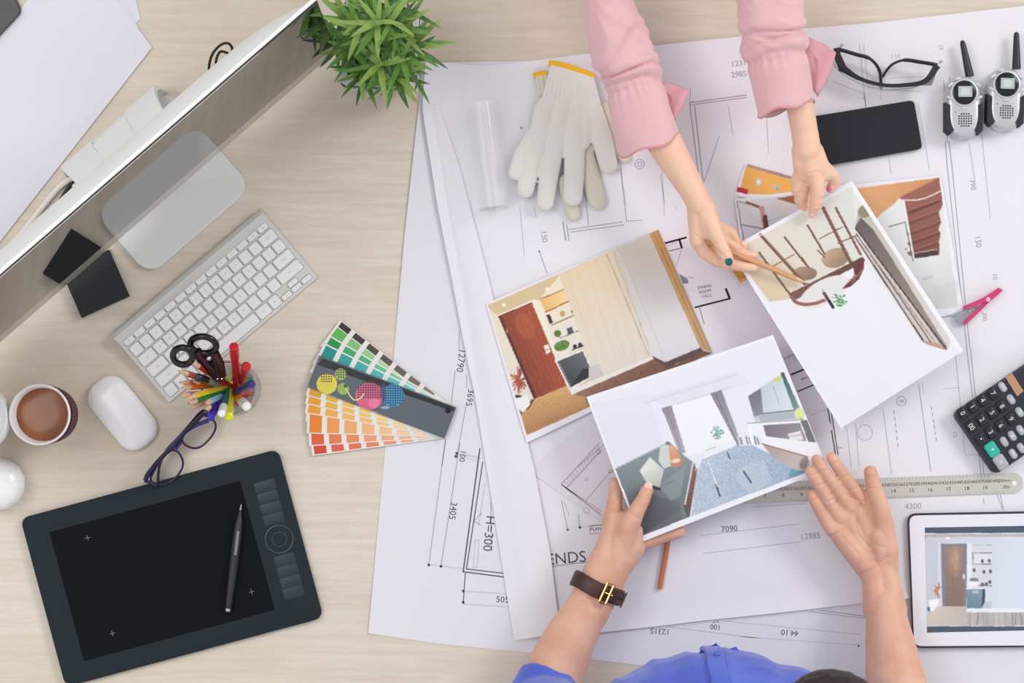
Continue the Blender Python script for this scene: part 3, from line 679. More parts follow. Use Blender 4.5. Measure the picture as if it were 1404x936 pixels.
p.line((452, 576), (575, 600), 1.1, (90, 86, 90)); p.poly([(640, 436), (752, 418), (756, 472)], (156, 100, 74)); p.line((600, 560), (700, 520), 1, (180, 178, 186)); p.poly([(590, 480), (640, 440), (756, 480), (700, 540)], (214, 206, 208))
p.blur(1).build('picture', hf, GLOSS, r)
c = [(1022, 223.5), (1104, 245), (1095, 283), (1007, 268)]
r, hf = card('booklet', 'orange printed booklet with a red corner tag above the framed room print', 'booklet', c, 0.0040)
p = Pic(c, 1.5, (236, 233, 238)).frame(900, 160, 3.9)
p.poly([(478, 262), (760, 335), (755, 420), (470, 412), (450, 372)], (232, 170, 84), (238, 180, 96), (500, 300), (700, 380)); p.poly([(480, 250), (765, 330), (763, 348), (488, 268)], (172, 140, 136))
p.poly([(434, 374), (492, 390), (486, 414), (428, 400)], (178, 24, 56)); p.poly([(535, 325), (565, 332), (558, 372), (528, 366)], (206, 196, 180)); p.poly([(628, 362), (662, 368), (650, 400), (622, 396)], (200, 190, 176)); p.ell((547, 350), 9, 12, (238, 234, 228)); p.ell((645, 384), 8, 10, (176, 170, 160))
p.blur(1).build('picture', hf, GLOSS, r)
c = [(984, 350), (1012, 330), (1046, 374), (1013, 393)]
r, hf = card('booklet', 'corner of an orange card showing below the hand with the green nail', 'booklet', c, 0.0040)
p = Pic(c, 2, (226, 214, 220)); p.poly([(990, 350), (1010, 336), (1042, 373), (1015, 388)], (218, 160, 78), (206, 146, 70), (1000, 345), (1025, 380)); p.line((1014, 386), (1040, 372), .8, (236, 220, 200)); p.blur(1).build('picture', hf, GLOSS, r)

# --- dining table print, held up by the two hands above
HD = 0.058
c = [(999, 341), (1168, 247.5), (1321, 481), (1153, 587)]
r, hf = card('photo_print', 'large held photo print of a dining table, chairs and a pale sofa, seen sideways', 'photo', c, HD, 0.0009)
p = Pic(c, 1.5, (231, 231, 239)).frame(1000, 230, 2.529)
p.poly([(20, 280), (425, 62), (480, 140), (470, 320), (240, 450), (140, 462), (62, 360)], (222, 212, 196), (216, 218, 214), (90, 380), (420, 120))
p.poly([(62, 362), (225, 300), (240, 450), (140, 464)], (216, 196, 164), (222, 210, 190), (100, 430), (220, 320)); p.poly([(140, 464), (240, 450), (470, 325), (560, 600), (400, 885)], (232, 232, 238))
p.poly([(425, 62), (480, 140), (800, 640), (700, 660), (470, 330), (440, 200)], (226, 224, 220), (232, 231, 236), (450, 120), (760, 620))
p.poly([(436, 200), (448, 150), (480, 105), (520, 150), (560, 250), (775, 560), (760, 628), (740, 632)], (190, 186, 172), (214, 208, 204), (470, 150), (720, 560))
p.poly([(436, 205), (455, 172), (500, 215), (600, 372), (756, 622), (738, 622), (590, 420), (480, 262)], (104, 92, 92), (150, 138, 134), (450, 200), (680, 520))
p.poly([(446, 262), (480, 262), (740, 622), (668, 602)], (200, 192, 186), (206, 196, 192), (460, 260), (700, 600)); p.ell((470, 150), 22, 26, (120, 118, 92), 60, al=.7)
p.line((438, 210), (752, 628), 1.8, (60, 46, 46)); p.line((440, 228), (700, 606), 1.4, (92, 72, 70)); p.line((436, 240), (676, 604), 1.6, (72, 52, 48)); p.line((462, 262), (722, 616), 1.0, (140, 120, 112)); p.poly([(664, 596), (740, 614), (752, 632), (716, 622), (682, 610)], (188, 150, 132))
BRN = (112, 76, 66); BR2 = (92, 58, 52)
p.ell((262, 366), 42, 24, (170, 146, 122), 0, c2=(140, 112, 92), a=(240, 340), b=(280, 390)); p.ell((368, 312), 48, 34, (190, 164, 142), -15, c2=(150, 124, 104), a=(340, 290), b=(390, 340))
for a_, b_, w_ in (((108, 232), (262, 402), 4.2), ((192, 240), (266, 336), 2.6), ((104, 294), (215, 445), 2.8), ((272, 200), (330, 298), 2.8), ((326, 140), (420, 326), 4.6), ((370, 140), (455, 300), 3.2), ((150, 342), (224, 300), 1.4), ((312, 246), (392, 205), 1.3), ((375, 262), (440, 235), 1.6), ((250, 310), (275, 345), 2), ((305, 285), (330, 310), 1.6)):
    p.line(a_, b_, w_, BRN); p.line((a_[0] + 3, a_[1]), (b_[0] + 3, b_[1]), w_ * .3, (168, 128, 112), .7)
p.poly([(208, 436), (462, 308), (472, 322), (222, 462)], (118, 84, 74), (98, 66, 58), (220, 440), (460, 320))
p.ell((330, 430), 95, 42, (226, 222, 220), -28)
pts = smooth_curve([(216, 448), (232, 466), (262, 474), (300, 470), (328, 460)], 16)
for a_, b_ in zip(pts, pts[1:]): p.line(tuple(a_), tuple(b_), 5, (150, 96, 82)); p.line((a_[0], a_[1] + 6), (b_[0], b_[1] + 6), 1, (230, 214, 206))
p.poly([(430, 345), (468, 316), (466, 350), (450, 385), (420, 412), (392, 420), (410, 396), (434, 372)], (104, 52, 50)); p.line((404, 404), (440, 372), 1, (226, 200, 192)); p.line((425, 400), (462, 352), .8, (200, 160, 150))
p.line((328, 434), (360, 484), 3.6, (38, 34, 36)); p.line((334, 440), (346, 456), 1.2, (180, 90, 70)); p.line((322, 420), (332, 440), 1, (120, 160, 120))
for i in range(60):
    a_ = rg.uniform(0, 6.28); r_ = rg.uniform(2, 26); p.ell((382 + r_ * math.cos(a_), 456 + r_ * .9 * math.sin(a_)), 3.5, 2.4, rg.choice([(92, 152, 92), (60, 118, 66), (136, 184, 130)]))
p.line((20, 282), (425, 60), 1.0, (240, 240, 244)); p.poly([(-5, 280), (15, 280), (400, 905), (380, 905)], (236, 235, 241)); p.poly([(425, 43), (440, 55), (812, 628), (800, 648), (425, 70)], (238, 238, 242))
p.blur(1).build('picture', hf, GLOSS, r)

# --- living room print, held up by the lower pair of hands
HL = 0.062
c = [(804, 544), (1060, 459), (1135, 643), (879, 743)]
r, hf = card('photo_print', 'held photo print of a white living room with grey bed and blue grey carpet', 'photo', c, HL, 0.0010)
p = Pic(c, 1.5, (236, 236, 243)).frame(790, 440, 2.926)
p.poly([(52, 318), (790, 68), (1000, 560), (262, 862)], (231, 231, 240))
p.poly([(60, 330), (290, 290), (350, 500), (155, 592)], (226, 226, 236)); p.poly([(270, 310), (640, 200), (700, 250), (380, 345)], (226, 225, 234)); p.line((275, 330), (640, 215), 2.6, (216, 215, 225)); p.line((380, 340), (630, 262), 1, (205, 204, 214))
p.poly([(382, 340), (560, 290), (645, 490), (445, 540)], (240, 240, 247))
p.poly([(343, 350), (382, 338), (440, 528), (414, 530)], (148, 141, 153), (176, 170, 180), (360, 350), (430, 520)); p.line((362, 350), (424, 528), .8, (110, 104, 116), .8)
p.poly([(540, 290), (582, 275), (664, 492), (648, 502)], (140, 134, 146), (170, 166, 176), (550, 290), (650, 490)); p.line((558, 290), (650, 498), .9, (96, 90, 102), .8); p.line((540, 292), (650, 500), .8, (80, 76, 88), .7)
for i in range(50):
    a_ = rg.uniform(0, 6.28); r_ = rg.uniform(2, 25); p.ell((566 + r_ * math.cos(a_), 448 + r_ * math.sin(a_)), 4, 3, rg.choice([(120, 168, 150), (86, 140, 122), (160, 196, 182)]))
p.poly([(500, 500), (640, 480), (645, 500), (520, 550)], (236, 236, 242)); p.line((520, 520), (560, 505), 1, (190, 190, 200))
CP = [(480, 620), (505, 555), (640, 500), (705, 498), (930, 605), (1000, 610), (462, 785)]
p.poly(CP, (186, 198, 214), (150, 172, 196), (520, 640), (900, 640), noise=10)
p.speck(CP, (122, 142, 168), .28, .55); p.speck(CP, (222, 228, 238), .25, .6); p.poly([(860, 590), (930, 600), (925, 632), (850, 640)], (92, 146, 160), al=.6)
p.poly([(650, 590), (750, 555), (790, 640), (700, 700), (640, 640)], (205, 212, 224), al=.4); p.line((560, 655), (577, 702), 2.4, (70, 72, 82)); p.line((672, 603), (702, 648), 2.2, (78, 80, 90)); p.line((606, 528), (617, 552), 2, (96, 98, 108)); p.line((530, 560), (566, 665), 1.6, (228, 230, 238)); p.line((560, 560), (770, 560), 1, (200, 206, 218), .5)
p.poly([(153, 592), (340, 500), (372, 484), (440, 545), (478, 572), (455, 785), (262, 862), (200, 748)], (132, 144, 148), (94, 100, 104), (300, 560), (300, 830), noise=3)
p.poly([(200, 748), (300, 690), (440, 740), (262, 862)], (58, 62, 66), (110, 116, 120), (240, 840), (420, 680), al=.85); p.poly([(330, 660), (440, 580), (420, 700), (380, 720)], (150, 158, 162), al=.6); p.line((155, 594), (340, 503), 1, (176, 184, 188)); p.poly([(420, 700), (455, 690), (450, 785), (420, 790)], (120, 124, 128))
p.line((395, 640), (300, 680), 1, (90, 96, 100), .7); p.ell((260, 720), 45, 16, (30, 32, 34), -52, al=.9); p.ell((320, 668), 22, 8, (40, 42, 44), 20, al=.8)
p.poly([(254, 600), (296, 545), (352, 596), (335, 668), (285, 652)], (222, 226, 218), (192, 198, 192), (280, 590), (335, 650))
for i in range(5): p.line((268 + i * 6, 610 + i * 10), (340 - i * 2, 600 + i * 12), .7, (180, 186, 182), .6)
p.poly([(330, 562), (336, 505), (372, 486), (380, 582), (352, 592)], (206, 211, 204)); p.poly([(370, 496), (400, 505), (432, 570), (410, 585), (380, 584)], (222, 168, 138), (196, 132, 106), (380, 510), (420, 570)); p.ell((400, 560), 18, 8, (240, 216, 200), -15); p.ell((368, 490), 10, 7, (120, 124, 128))
p.poly([(468, 572), (486, 592), (455, 785), (432, 745)], (136, 100, 88), (104, 74, 66), (470, 580), (450, 770)); p.line((470, 565), (435, 745), 1.6, (240, 240, 240)); p.line((484, 560), (480, 600), 1.2, (230, 228, 232)); p.poly([(428, 740), (440, 735), (458, 780), (446, 785)], (84, 88, 92))
p.poly([(688, 300), (825, 212), (890, 380), (720, 408)], (190, 198, 210), (214, 222, 232), (700, 300), (850, 350)); p.poly([(690, 302), (740, 270), (750, 372), (714, 385)], (112, 118, 126), (140, 146, 152), (700, 300), (740, 380)); p.poly([(783, 238), (826, 212), (832, 232), (812, 245)], (200, 210, 128))
p.poly([(820, 208), (832, 205), (903, 362), (874, 360)], (64, 92, 98), (124, 150, 152), (825, 210), (885, 360)); p.line((745, 372), (872, 358), 2, (120, 126, 134)); p.poly([(730, 378), (880, 362), (890, 392), (740, 404)], (176, 182, 192)); p.line((790, 260), (815, 330), .8, (160, 170, 182))
p.poly([(686, 410), (905, 395), (960, 520), (745, 488), (690, 460)], (238, 238, 244)); p.poly([(750, 418), (898, 408), (925, 482), (762, 462)], (124, 117, 126), (150, 144, 152), (760, 420), (900, 470)); p.poly([(900, 402), (925, 396), (962, 486), (932, 484)], (112, 110, 118)); p.poly([(848, 452), (900, 440), (912, 476), (858, 478)], (232, 226, 228)); p.line((855, 462), (905, 455), .8, (180, 130, 130)); p.line((686, 410), (900, 396), 1.2, (150, 150, 158)); p.ell((896, 372), 20, 24, (218, 226, 156), noise=10); p.ell((905, 395), 8, 6, (160, 178, 96))
p.poly([(745, 488), (962, 520), (1000, 560), (935, 545)], (238, 238, 244)); p.poly([(745, 490), (932, 542), (918, 600), (880, 598), (790, 550)], (176, 154, 148), (196, 186, 184), (760, 500), (880, 580)); p.line((745, 492), (930, 545), 1.2, (150, 100, 92)); p.ell((915, 570), 18, 26, (120, 104, 106), 20, al=.6)
for i in range(9):
    x_ = 648 + i * 11; p.line((x_, 462 + (i % 3) * 4), (x_ + 8, 494), 1.3, rg.choice([(70, 72, 80), (110, 130, 140), (230, 230, 236), (90, 96, 110), (200, 206, 210)]))
p.poly([(688, 412), (700, 412), (712, 490), (702, 492)], (244, 244, 248))
p.poly([(250, 866), (925, 606), (1010, 580), (1020, 640), (262, 905)], (240, 239, 245)); p.poly([(30, 300), (48, 305), (262, 866), (250, 900)], (240, 239, 244)); p.poly([(795, 40), (790, 68), (1000, 570), (1030, 600)], (240, 240, 245))
p.blur(1).build('picture', hf, GLOSS, r)

# ------------------------------------------------------------------ tablet computer (lower right)
th_ = 0.0085
tp = thing('tablet_computer', 'white framed tablet computer showing a brown door and blue cabinet', 'tablet computer', P(1365, 794, 0.0025))
WB = lambda pts, z: [P(x, y, z) for x, y in pts[::-1]]
def rq(c, r, z, n=5):
    """rounded quad in px"""
    out = []; c = [Vector(p) for p in c]
    for i in range(4):
        a, b, d = c[i - 1], c[i], c[(i + 1) % 4]; p0 = b + (a - b).normalized() * r; p1 = b + (d - b).normalized() * r
        for j in range(n + 1): t = j / n; q_ = p0 * (1 - t) ** 2 + b * 2 * t * (1 - t) + p1 * t * t; out.append(P(q_.x, q_.y, z))
    return out[::-1]
cc_ = [(1243.5, 703.5), (1482, 699.5), (1490, 886), (1251.5, 888.5)]; ci_ = [(1246.5, 706.5), (1481, 702.5), (1488, 884), (1253.5, 885.5)]
obj('back_shell', MB().rings([rq(cc_, 13, z) for z in (.0026, .0085)]), mat('tablet_rim', (52, 50, 66), .4), tp)
obj('front_frame', MB().rings([rq(ci_, 11, .0085), rq(ci_, 11, .0100)]), mat('tablet_white', (231, 230, 239), .2), tp)
c = [(1268, 723), (1468, 719.5), (1473, 862.5), (1271, 867)]
p = Pic(c, 1.5, (70, 84, 100)).frame(1220, 690, 4.457)
p.poly([(215, 182), (1200, 175), (1200, 750), (222, 750)], (196, 195, 204), (206, 212, 226), (250, 200), (800, 400)); p.poly([(215, 182), (1200, 175), (1200, 200), (215, 206)], (176, 170, 174))
p.poly([(222, 205), (300, 240), (302, 640), (230, 690)], (190, 194, 206)); p.line((300, 238), (302, 630), 1.4, (222, 222, 228)); p.poly([(314, 246), (470, 246), (468, 628), (322, 628)], (122, 122, 134)); p.poly([(336, 268), (452, 262), (450, 626), (340, 626)], (146, 124, 114), (128, 106, 98), (340, 280), (340, 620), noise=4)
p.ell((398, 350), 40, 95, (186, 146, 122), al=.35); p.ell((400, 345), 22, 60, (208, 168, 140), al=.35); p.line((386, 300), (390, 620), .6, (112, 92, 84), .6); p.ell((453, 446), 7, 16, (214, 214, 220))
p.poly([(474, 246), (500, 246), (500, 520), (474, 520)], (220, 222, 230)); p.poly([(505, 246), (622, 246), (622, 520), (505, 520)], (206, 206, 212)); p.line((512, 254), (620, 254), .9, (160, 156, 156)); p.poly([(505, 302), (622, 302), (622, 372), (505, 372)], (216, 214, 218)); p.line((505, 302), (622, 302), 1, (110, 112, 122)); p.line((505, 370), (622, 370), 1, (100, 104, 116)); p.line((508, 302), (508, 370), 1, (110, 112, 122))
for q_ in ((566, 352), (608, 350), (515, 408), (575, 418), (615, 415), (566, 495), (590, 492), (612, 480)): p.ell(q_, 9, 12, (84, 92, 108))
p.ell((515, 466), 28, 12, (120, 132, 130)); p.ell((512, 490), 28, 14, (232, 232, 236)); p.line((545, 502), (622, 502), 1.2, (90, 96, 108))
p.poly([(468, 522), (582, 520), (582, 600), (560, 640), (472, 640)], (98, 124, 138), (124, 148, 160), (480, 640), (520, 530)); p.poly([(560, 640), (582, 598), (582, 520), (566, 524)], (58, 78, 92)); p.ell((524, 540), 22, 10, (176, 196, 206), al=.8); p.line((468, 520), (584, 520), 1.2, (232, 234, 238)); p.poly([(582, 600), (622, 600), (622, 640), (560, 640)], (184, 190, 198))
p.poly([(470, 640), (1200, 640), (1200, 668), (470, 666)], (222, 224, 232)); p.poly([(222, 690), (305, 628), (470, 628), (470, 664), (1200, 668), (1200, 750), (224, 750)], (200, 190, 180), (176, 170, 166), (260, 700), (520, 740), noise=5)
for i in range(30): x_ = 490 + i * 24 + rg.uniform(-8, 8); p.line((x_, 670), (x_ + rg.uniform(-8, 12), 748), rg.uniform(.8, 3), rg.choice([(150, 148, 150), (128, 126, 130), (190, 186, 184)]), .6)
for i in range(30): a_ = rg.uniform(0, 6.28); r_ = rg.uniform(6, 30); p.line((290, 530), (290 + r_ * .8 * math.cos(a_), 525 + r_ * 2 * math.sin(a_)), 1.2, rg.choice([(188, 136, 108), (150, 100, 80)]))
p.poly([(238, 588), (296, 584), (296, 620), (262, 660), (242, 650)], (234, 234, 240)); p.ell((238, 645), 10, 14, (84, 108, 130)); p.ell((355, 212), 14, 6, (240, 240, 246)); p.line((215, 184), (1200, 184), 1, (222, 222, 228)); p.line((222, 748), (1200, 748), 1, (210, 214, 220))
p.blur(1).build('screen', 0.01015, print_mat('lit_screen', .12, .12), tp)

# ------------------------------------------------------------------ steel ruler
STEEL = mat('brushed_steel', (206, 202, 195), 0.38, 0.35)
rc = P(1138, 671.5, 0); ra = math.atan2(.0372, 1)
rl = thing('steel_ruler', 'long steel ruler under the open palm, marked to 500 and 20', 'ruler', rc, ra)
RW, RH = 527 * S, 27.5 * S
obj('blade', MB().slab(rrect(RW, RH, .0125, 8), [(0, .0027), (0, .0037)]), STEEL, rl, local=True)
ek = MB(); x500 = (1375 - 1138) * S
for i in range(0, 501, 5):
    x = x500 - (500 - i) * .00102; ln = .0042 if i % 10 == 0 else .0028; ek.box(x - .00012, x + .00012, RH / 2 - ln, RH / 2, .0037, .00380)
for i in range(0, 201):
    x = x500 - (200 - i) * .00259; ln = .0045 if i % 10 == 0 else (.0034 if i % 5 == 0 else .0022); ek.box(x - .00012, x + .00012, -RH / 2, -RH / 2 + ln, .0037, .00380)
def txt(mb, x, y, z, s, sz, a=0):
    vs, fs = text_geo(s); ca, sa = math.cos(a), math.sin(a); mb.add([(x + (u * ca - v * sa) * sz, y + (u * sa + v * ca) * sz, z) for u, v, _ in vs], fs)
for i in range(10, 500, 10): txt(ek, x500 - (500 - i) * .00102, .0040, .0038, str(i), .0066)
txt(ek, x500 + .002, .0040, .0038, '500mm', .0058); txt(ek, x500 + .004, -.0050, .0038, '20in', .0062)
for i in range(1, 20): txt(ek, x500 - (20 - i) * .0259, -.0050, .0038, str(i), .0076)
o = obj('graduation', ek, colmat((40, 38, 44), .5), rl, local=True, smooth=False, fixn=False); o['kind'] = 'stuff'
obj('hang_hole', MB().lathe([(.0034, .00372), (.0030, .0039), (.0024, .00375)], (RW / 2 - .0115, 0, 0), 20, False, True), colmat((236, 234, 236), .5), rl, local=True)

# ------------------------------------------------------------------ calculator (right edge)
ca_ = thing('calculator', 'black desktop calculator with grey keys and a teal plus key', 'calculator', P(1303.5, 567, 0.0025), 0)
v = Vector((.563, -.826)); ca_.rotation_euler = (0, 0, math.atan2(v.y, v.x)); cr_ = math.atan2(v.y, v.x)
c0 = P(1303.5, 567, 0)
def cl(px, py, h=.024):
    d = P(px, py, h) - c0; return (d.x * math.cos(cr_) + d.y * math.sin(cr_), -d.x * math.sin(cr_) + d.y * math.cos(cr_))
CW, CL_ = .1045, .162
def rect_in(w_, l_, r_, i0=0): return rrect(w_, l_, r_, 6, CW / 2, CL_ / 2)
obj('body', MB().slab(rect_in(CW, CL_, .009), [(.003, 0), (0, .003), (0, .017), (.001, .0195), (.003, .0205)]), mat('calc_black', (44, 46, 56), .45), ca_, local=True)
obj('face_plate', MB().slab(rrect(CW - .010, CL_ - .010, .006, 5, CW / 2, CL_ / 2), [(0, .0204), (0, .0212)]), mat('calc_face', (38, 40, 50), .5), ca_, local=True)
KB_ = mat('calc_key_black', (34, 35, 42), .35); KG = mat('calc_key_grey', (172, 173, 180), .4); KT = mat('calc_key_teal', (44, 182, 158), .4)
digits = {'0': (1319.7, 566.4), '1': (1333.3, 557.4), '4': (1347, 548.6), '7': (1361.2, 539), '00': (1331.6, 585), '2': (1346, 575.2), '5': (1360, 565.8), '8': (1373.6, 557), '.': (1344, 602.3), '3': (1358, 592.4), '6': (1372, 583.6), '9': (1386, 574.2)}
for s_, (px, py) in digits.items():
    x, y = cl(px, py); w_, h_ = .0172, .0126
    o = obj('key', MB().slab(rrect(w_, h_, .0028, 4, x, y), [(0, .021), (0, .0226), (.0012, .0240), (.003, .0243)]), KB_, ca_, local=True)
    mb = MB(); txt(mb, x, y + (.0012 if s_ == '.' else 0), .02445, '•' if s_ == '.' else s_, .0094); obj('lettering', mb, colmat((225, 226, 232), .5), o, local=True, smooth=False, fixn=False)
for px, py, s_, w_, h_, m_ in ((1360.5, 616, '+', .0215, .0165, KT), (1372.3, 633.2, '=', .0215, .0165, KG), (1377.2, 605.4, '-', .0155, .0092, KG), (1388.2, 597.3, 'x', .0155, .0092, KG), (1399.5, 589.6, '÷', .0155, .0092, KG), (1389.3, 622, 'MRC', .0155, .0092, KG), (1400.5, 614, 'M-', .0155, .0092, KG), (1375, 530.4, 'ON', .0155, .0092, KG), (1386.5, 547.4, 'CE', .0155, .0092, KG), (1398.3, 564.8, '%', .0155, .0092, KG)):
    x, y = cl(px, py); r_ = .0044 if h_ < .01 else .004
    o = obj('key', MB().slab(rrect(w_, h_, r_, 6, x, y), [(0, .021), (0, .0226), (.001, .0238), (.0028, .0242)]), m_, ca_, local=True, label='teal plus key' if s_ == '+' else None)
    mb = MB(); txt(mb, x, y, .02435, s_, .010 if len(s_) == 1 else .0052); obj('lettering', mb, colmat((235, 238, 240), .5) if s_ in '+' else colmat((236, 236, 242), .5), o, local=True, smooth=False, fixn=False)
q = [cl(1379, 517), cl(1388, 511), cl(1404, 536), cl(1395, 543)]
mb = MB(); mb.add([(a_, b_, .0214) for a_, b_ in q], [(0, 1, 2, 3)]); mb.rings([[(a_, b_, z_) for a_, b_ in q] for z_ in (.0208, .0216)])
obj('solar_panel', mb, colmat((186, 142, 108), .25), ca_, local=True, smooth=False)
x, y = cl(1420, 505); obj('display', MB().slab(rrect(.078, .026, .002, 3, CW / 2, .136), [(0, .021), (0, .0222)]), colmat((92, 104, 96), .15), ca_, local=True)

# ------------------------------------------------------------------ phones
def phone(name, label, c, h0, t, r, scr, body_c):
    o = thing(name, label, 'phone', P(sum(p_[0] for p_ in c) / 4, sum(p_[1] for p_ in c) / 4, h0))
    cen = Vector((sum(p_[0] for p_ in c) / 4, sum(p_[1] for p_ in c) / 4)); sh = lambda k_: [tuple(cen + (Vector(p_) - cen) * (1 - k_ / (cen - Vector(p_)).length)) for p_ in c]
    obj('case', MB().rings([rq(sh(2), r, h0), rq(c, r, h0 + .0015), rq(c, r, h0 + t - .0015), rq(sh(1), r, h0 + t)]), body_c, o)
    obj('screen', MB().rings([rq(sh(2.5), r, h0 + t - .0002), rq(sh(2.5), r, h0 + t + .0003)]), scr, o); return o
PH = mat('phone_glass', (38, 38, 47), .4, ior=1.3); PC = mat('phone_case', (22, 22, 28), .4)
ph = phone('smartphone', 'black smartphone lying right of the wrist, below the safety glasses', [(1108, 160.5), (1253, 137), (1265, 204), (1119, 230)], .0026, .0085, 7, PH, PC)
phone('smartphone', 'corner of a black smartphone at the top left beside white papers', [(-60, -70), (6, -34), (31, 16), (-38, 90)], .0005, .008, 8, mat('phone_dark', (28, 38, 38), .25), PC)
c = [(1146, 226.5), (1170, 219), (1182, 252), (1158, 262)]

# ------------------------------------------------------------------ white papers top left
for lab, c, h in (('white paper sheet mostly hidden under the top left pile', [(60, -40), (178, -30), (193, 25), (60, 160)], .0006),
                  ('white paper sheet whose corner shows below the first at the top left', [(30, -50), (150, -45), (192, 42), (100, 200)], .0012),
                  ('topmost white paper sheet, its corner pointing right at the top left', [(48, -12), (140, -30), (208.5, 65), (-60, 408), (-180, 260)], .0020)):
    z_ = h; mb = MB(); mb.rings([[P(x, y, z_ + q_) for x, y in c[::-1]] for q_ in (0, .0006)])
    tag(obj('paper_sheet', mb, mat('cool_paper', (221, 219, 229), .6), smooth=False), lab, 'paper')

# ------------------------------------------------------------------ colour fan
PV = (614.5, 562.5); FA = math.radians
fan = thing('colour_fan', 'paint colour swatch fan with a dark grey printed cover, half on blueprint', 'colour fan', P(520, 560, 0.0))
def fp(x, y, a):                                # strip frame -> px ; x towards the free end, y downwards
    a = FA(a); return (PV[0] - x * math.cos(a) - y * math.sin(a), PV[1] - x * math.sin(a) + y * math.cos(a))
PVL = 193
def quadpx(mb, a, x0, x1, y0, y1, z0, z1): mb.rings([[P(*fp(x, y, a), z) for x, y in ((x0, y0), (x0, y1), (x1, y1), (x1, y0))] for z in (z0, z1)])
SW = mat('swatch_card', (226, 224, 220), .5)
mixc_ = lambda a, b, t: tuple(int(round(a[i] * (1 - t) + b[i] * t)) for i in range(3))
zz = .0078
def strip2(a, z, c0, c1, band=None, n=7):
    mb = MB(); quadpx(mb, a, 6, PVL, -8, 37, z, z + .0006); s_ = obj('swatch_strip', mb, SW, fan, smooth=False)
    for i in range(n):
        x1 = PVL - 3.5 - i * 24.0; x0 = x1 - 17; cc = mixc_(c0, c1, (i / (n - 1)) ** .7)
        mb = MB(); quadpx(mb, a, x0, x1, 2.5 if band else -6, 35.5, z + .0006, z + .0008); obj('swatch', mb, colmat(cc, .45), s_, smooth=False)
        if band: mb = MB(); quadpx(mb, a, x0, x1, -7, 1.2, z + .0006, z + .0008); obj('swatch', mb, colmat(mixc_(band, (150, 148, 138), i / 8), .45), s_, smooth=False)
strip2(37.6, .0040, (92, 174, 84), (206, 222, 190), (44, 34, 26))
strip2(30.0, .0050, (14, 140, 70), (150, 206, 178))
strip2(26.2, .0058, (0, 138, 132), (130, 200, 200))
strip2(-7.6, .0034, (208, 62, 40), (232, 170, 130)); strip2(-3.6, .0040, (214, 92, 44), (236, 190, 150)); strip2(1.6, .0050, (226, 128, 40), (240, 206, 170)); strip2(6.4, .0044, (206, 122, 40), (238, 200, 150))
strip2(9.8, .0055, (226, 150, 40), (240, 206, 150)); strip2(13.6, .0062, (222, 154, 34), (240, 214, 150)); strip2(17.0, .0068, (214, 158, 40), (240, 220, 150))
# printed cover
ac = 20.7; cv_ = [fp(PVL - 1, -8, ac), fp(-9, -8, ac), fp(-9, 38, ac), fp(PVL - 1, 38, ac)]
mb = MB(); mb.rings([[P(x, y, z) for x, y in cv_[::-1]] for z in (.0076, .0092)]); co = obj('cover', mb, mat('fan_cover', (84, 92, 100), .4), fan, smooth=False)
p = Pic([cv_[0], cv_[1], cv_[2], cv_[3]], 2.6, (84, 92, 100)).frame(400, 420, 4.255)
p.poly([(178, 300), (950, 590), (945, 612), (150, 340)], (22, 24, 30)); p.poly([(104, 478), (260, 528), (255, 552), (98, 502)], (40, 150, 190)); p.poly([(255, 532), (440, 600), (520, 620), (340, 600), (260, 560)], (206, 96, 132))
def disc(c, r, col, al=.92): p.ell(c, r, r, col, al=al)
disc((205, 452), 60, (226, 208, 70)); disc((285, 395), 34, (160, 190, 90)); disc((300, 480), 34, (150, 178, 84)); disc((590, 520), 66, (52, 146, 196)); disc((452, 522), 80, (216, 92, 130)); p.ell((535, 500), 16, 60, (60, 70, 120), al=.7)
for cx0, cy0, r0, x_0, y_0, x_1, y_1 in ((205, 430, 55, 175, 395, 240, 440), (290, 390, 34, 260, 370, 320, 420), (455, 500, 74, 390, 445, 525, 540), (592, 515, 66, 535, 450, 650, 580)):
    x_ = x_0
    while x_ < x_1:
        y_ = y_0
        while y_ < y_1:
            if math.hypot(x_ - cx0, y_ - cy0) < r0: p.ell((x_, y_), 4.8, 4.8, (40, 44, 56))
            y_ += 14
        x_ += 14
pts = smooth_curve([(315, 480), (340, 520), (365, 545), (400, 535), (420, 510)], 16)
for a_, b_ in zip(pts, pts[1:]): p.line(tuple(a_), tuple(b_), 1.6, (222, 214, 140))
p.ell((480, 565), 34, 26, (232, 130, 160), al=.7); p.ell((545, 590), 26, 8, (170, 200, 220), al=.7); p.ell((315, 462), 12, 12, (60, 66, 52), al=.8)
p.build('printed_fruit', .00935, print_mat('cover_print', .4), co)
obj('pivot_screw', MB().lathe([(.0038, .0090), (.0038, .0104), (.0028, .0110)], (P(*PV, 0).x, P(*PV, 0).y, 0), 20, False, True), mat('dark_screw', (30, 32, 38), .3, .6), fan)

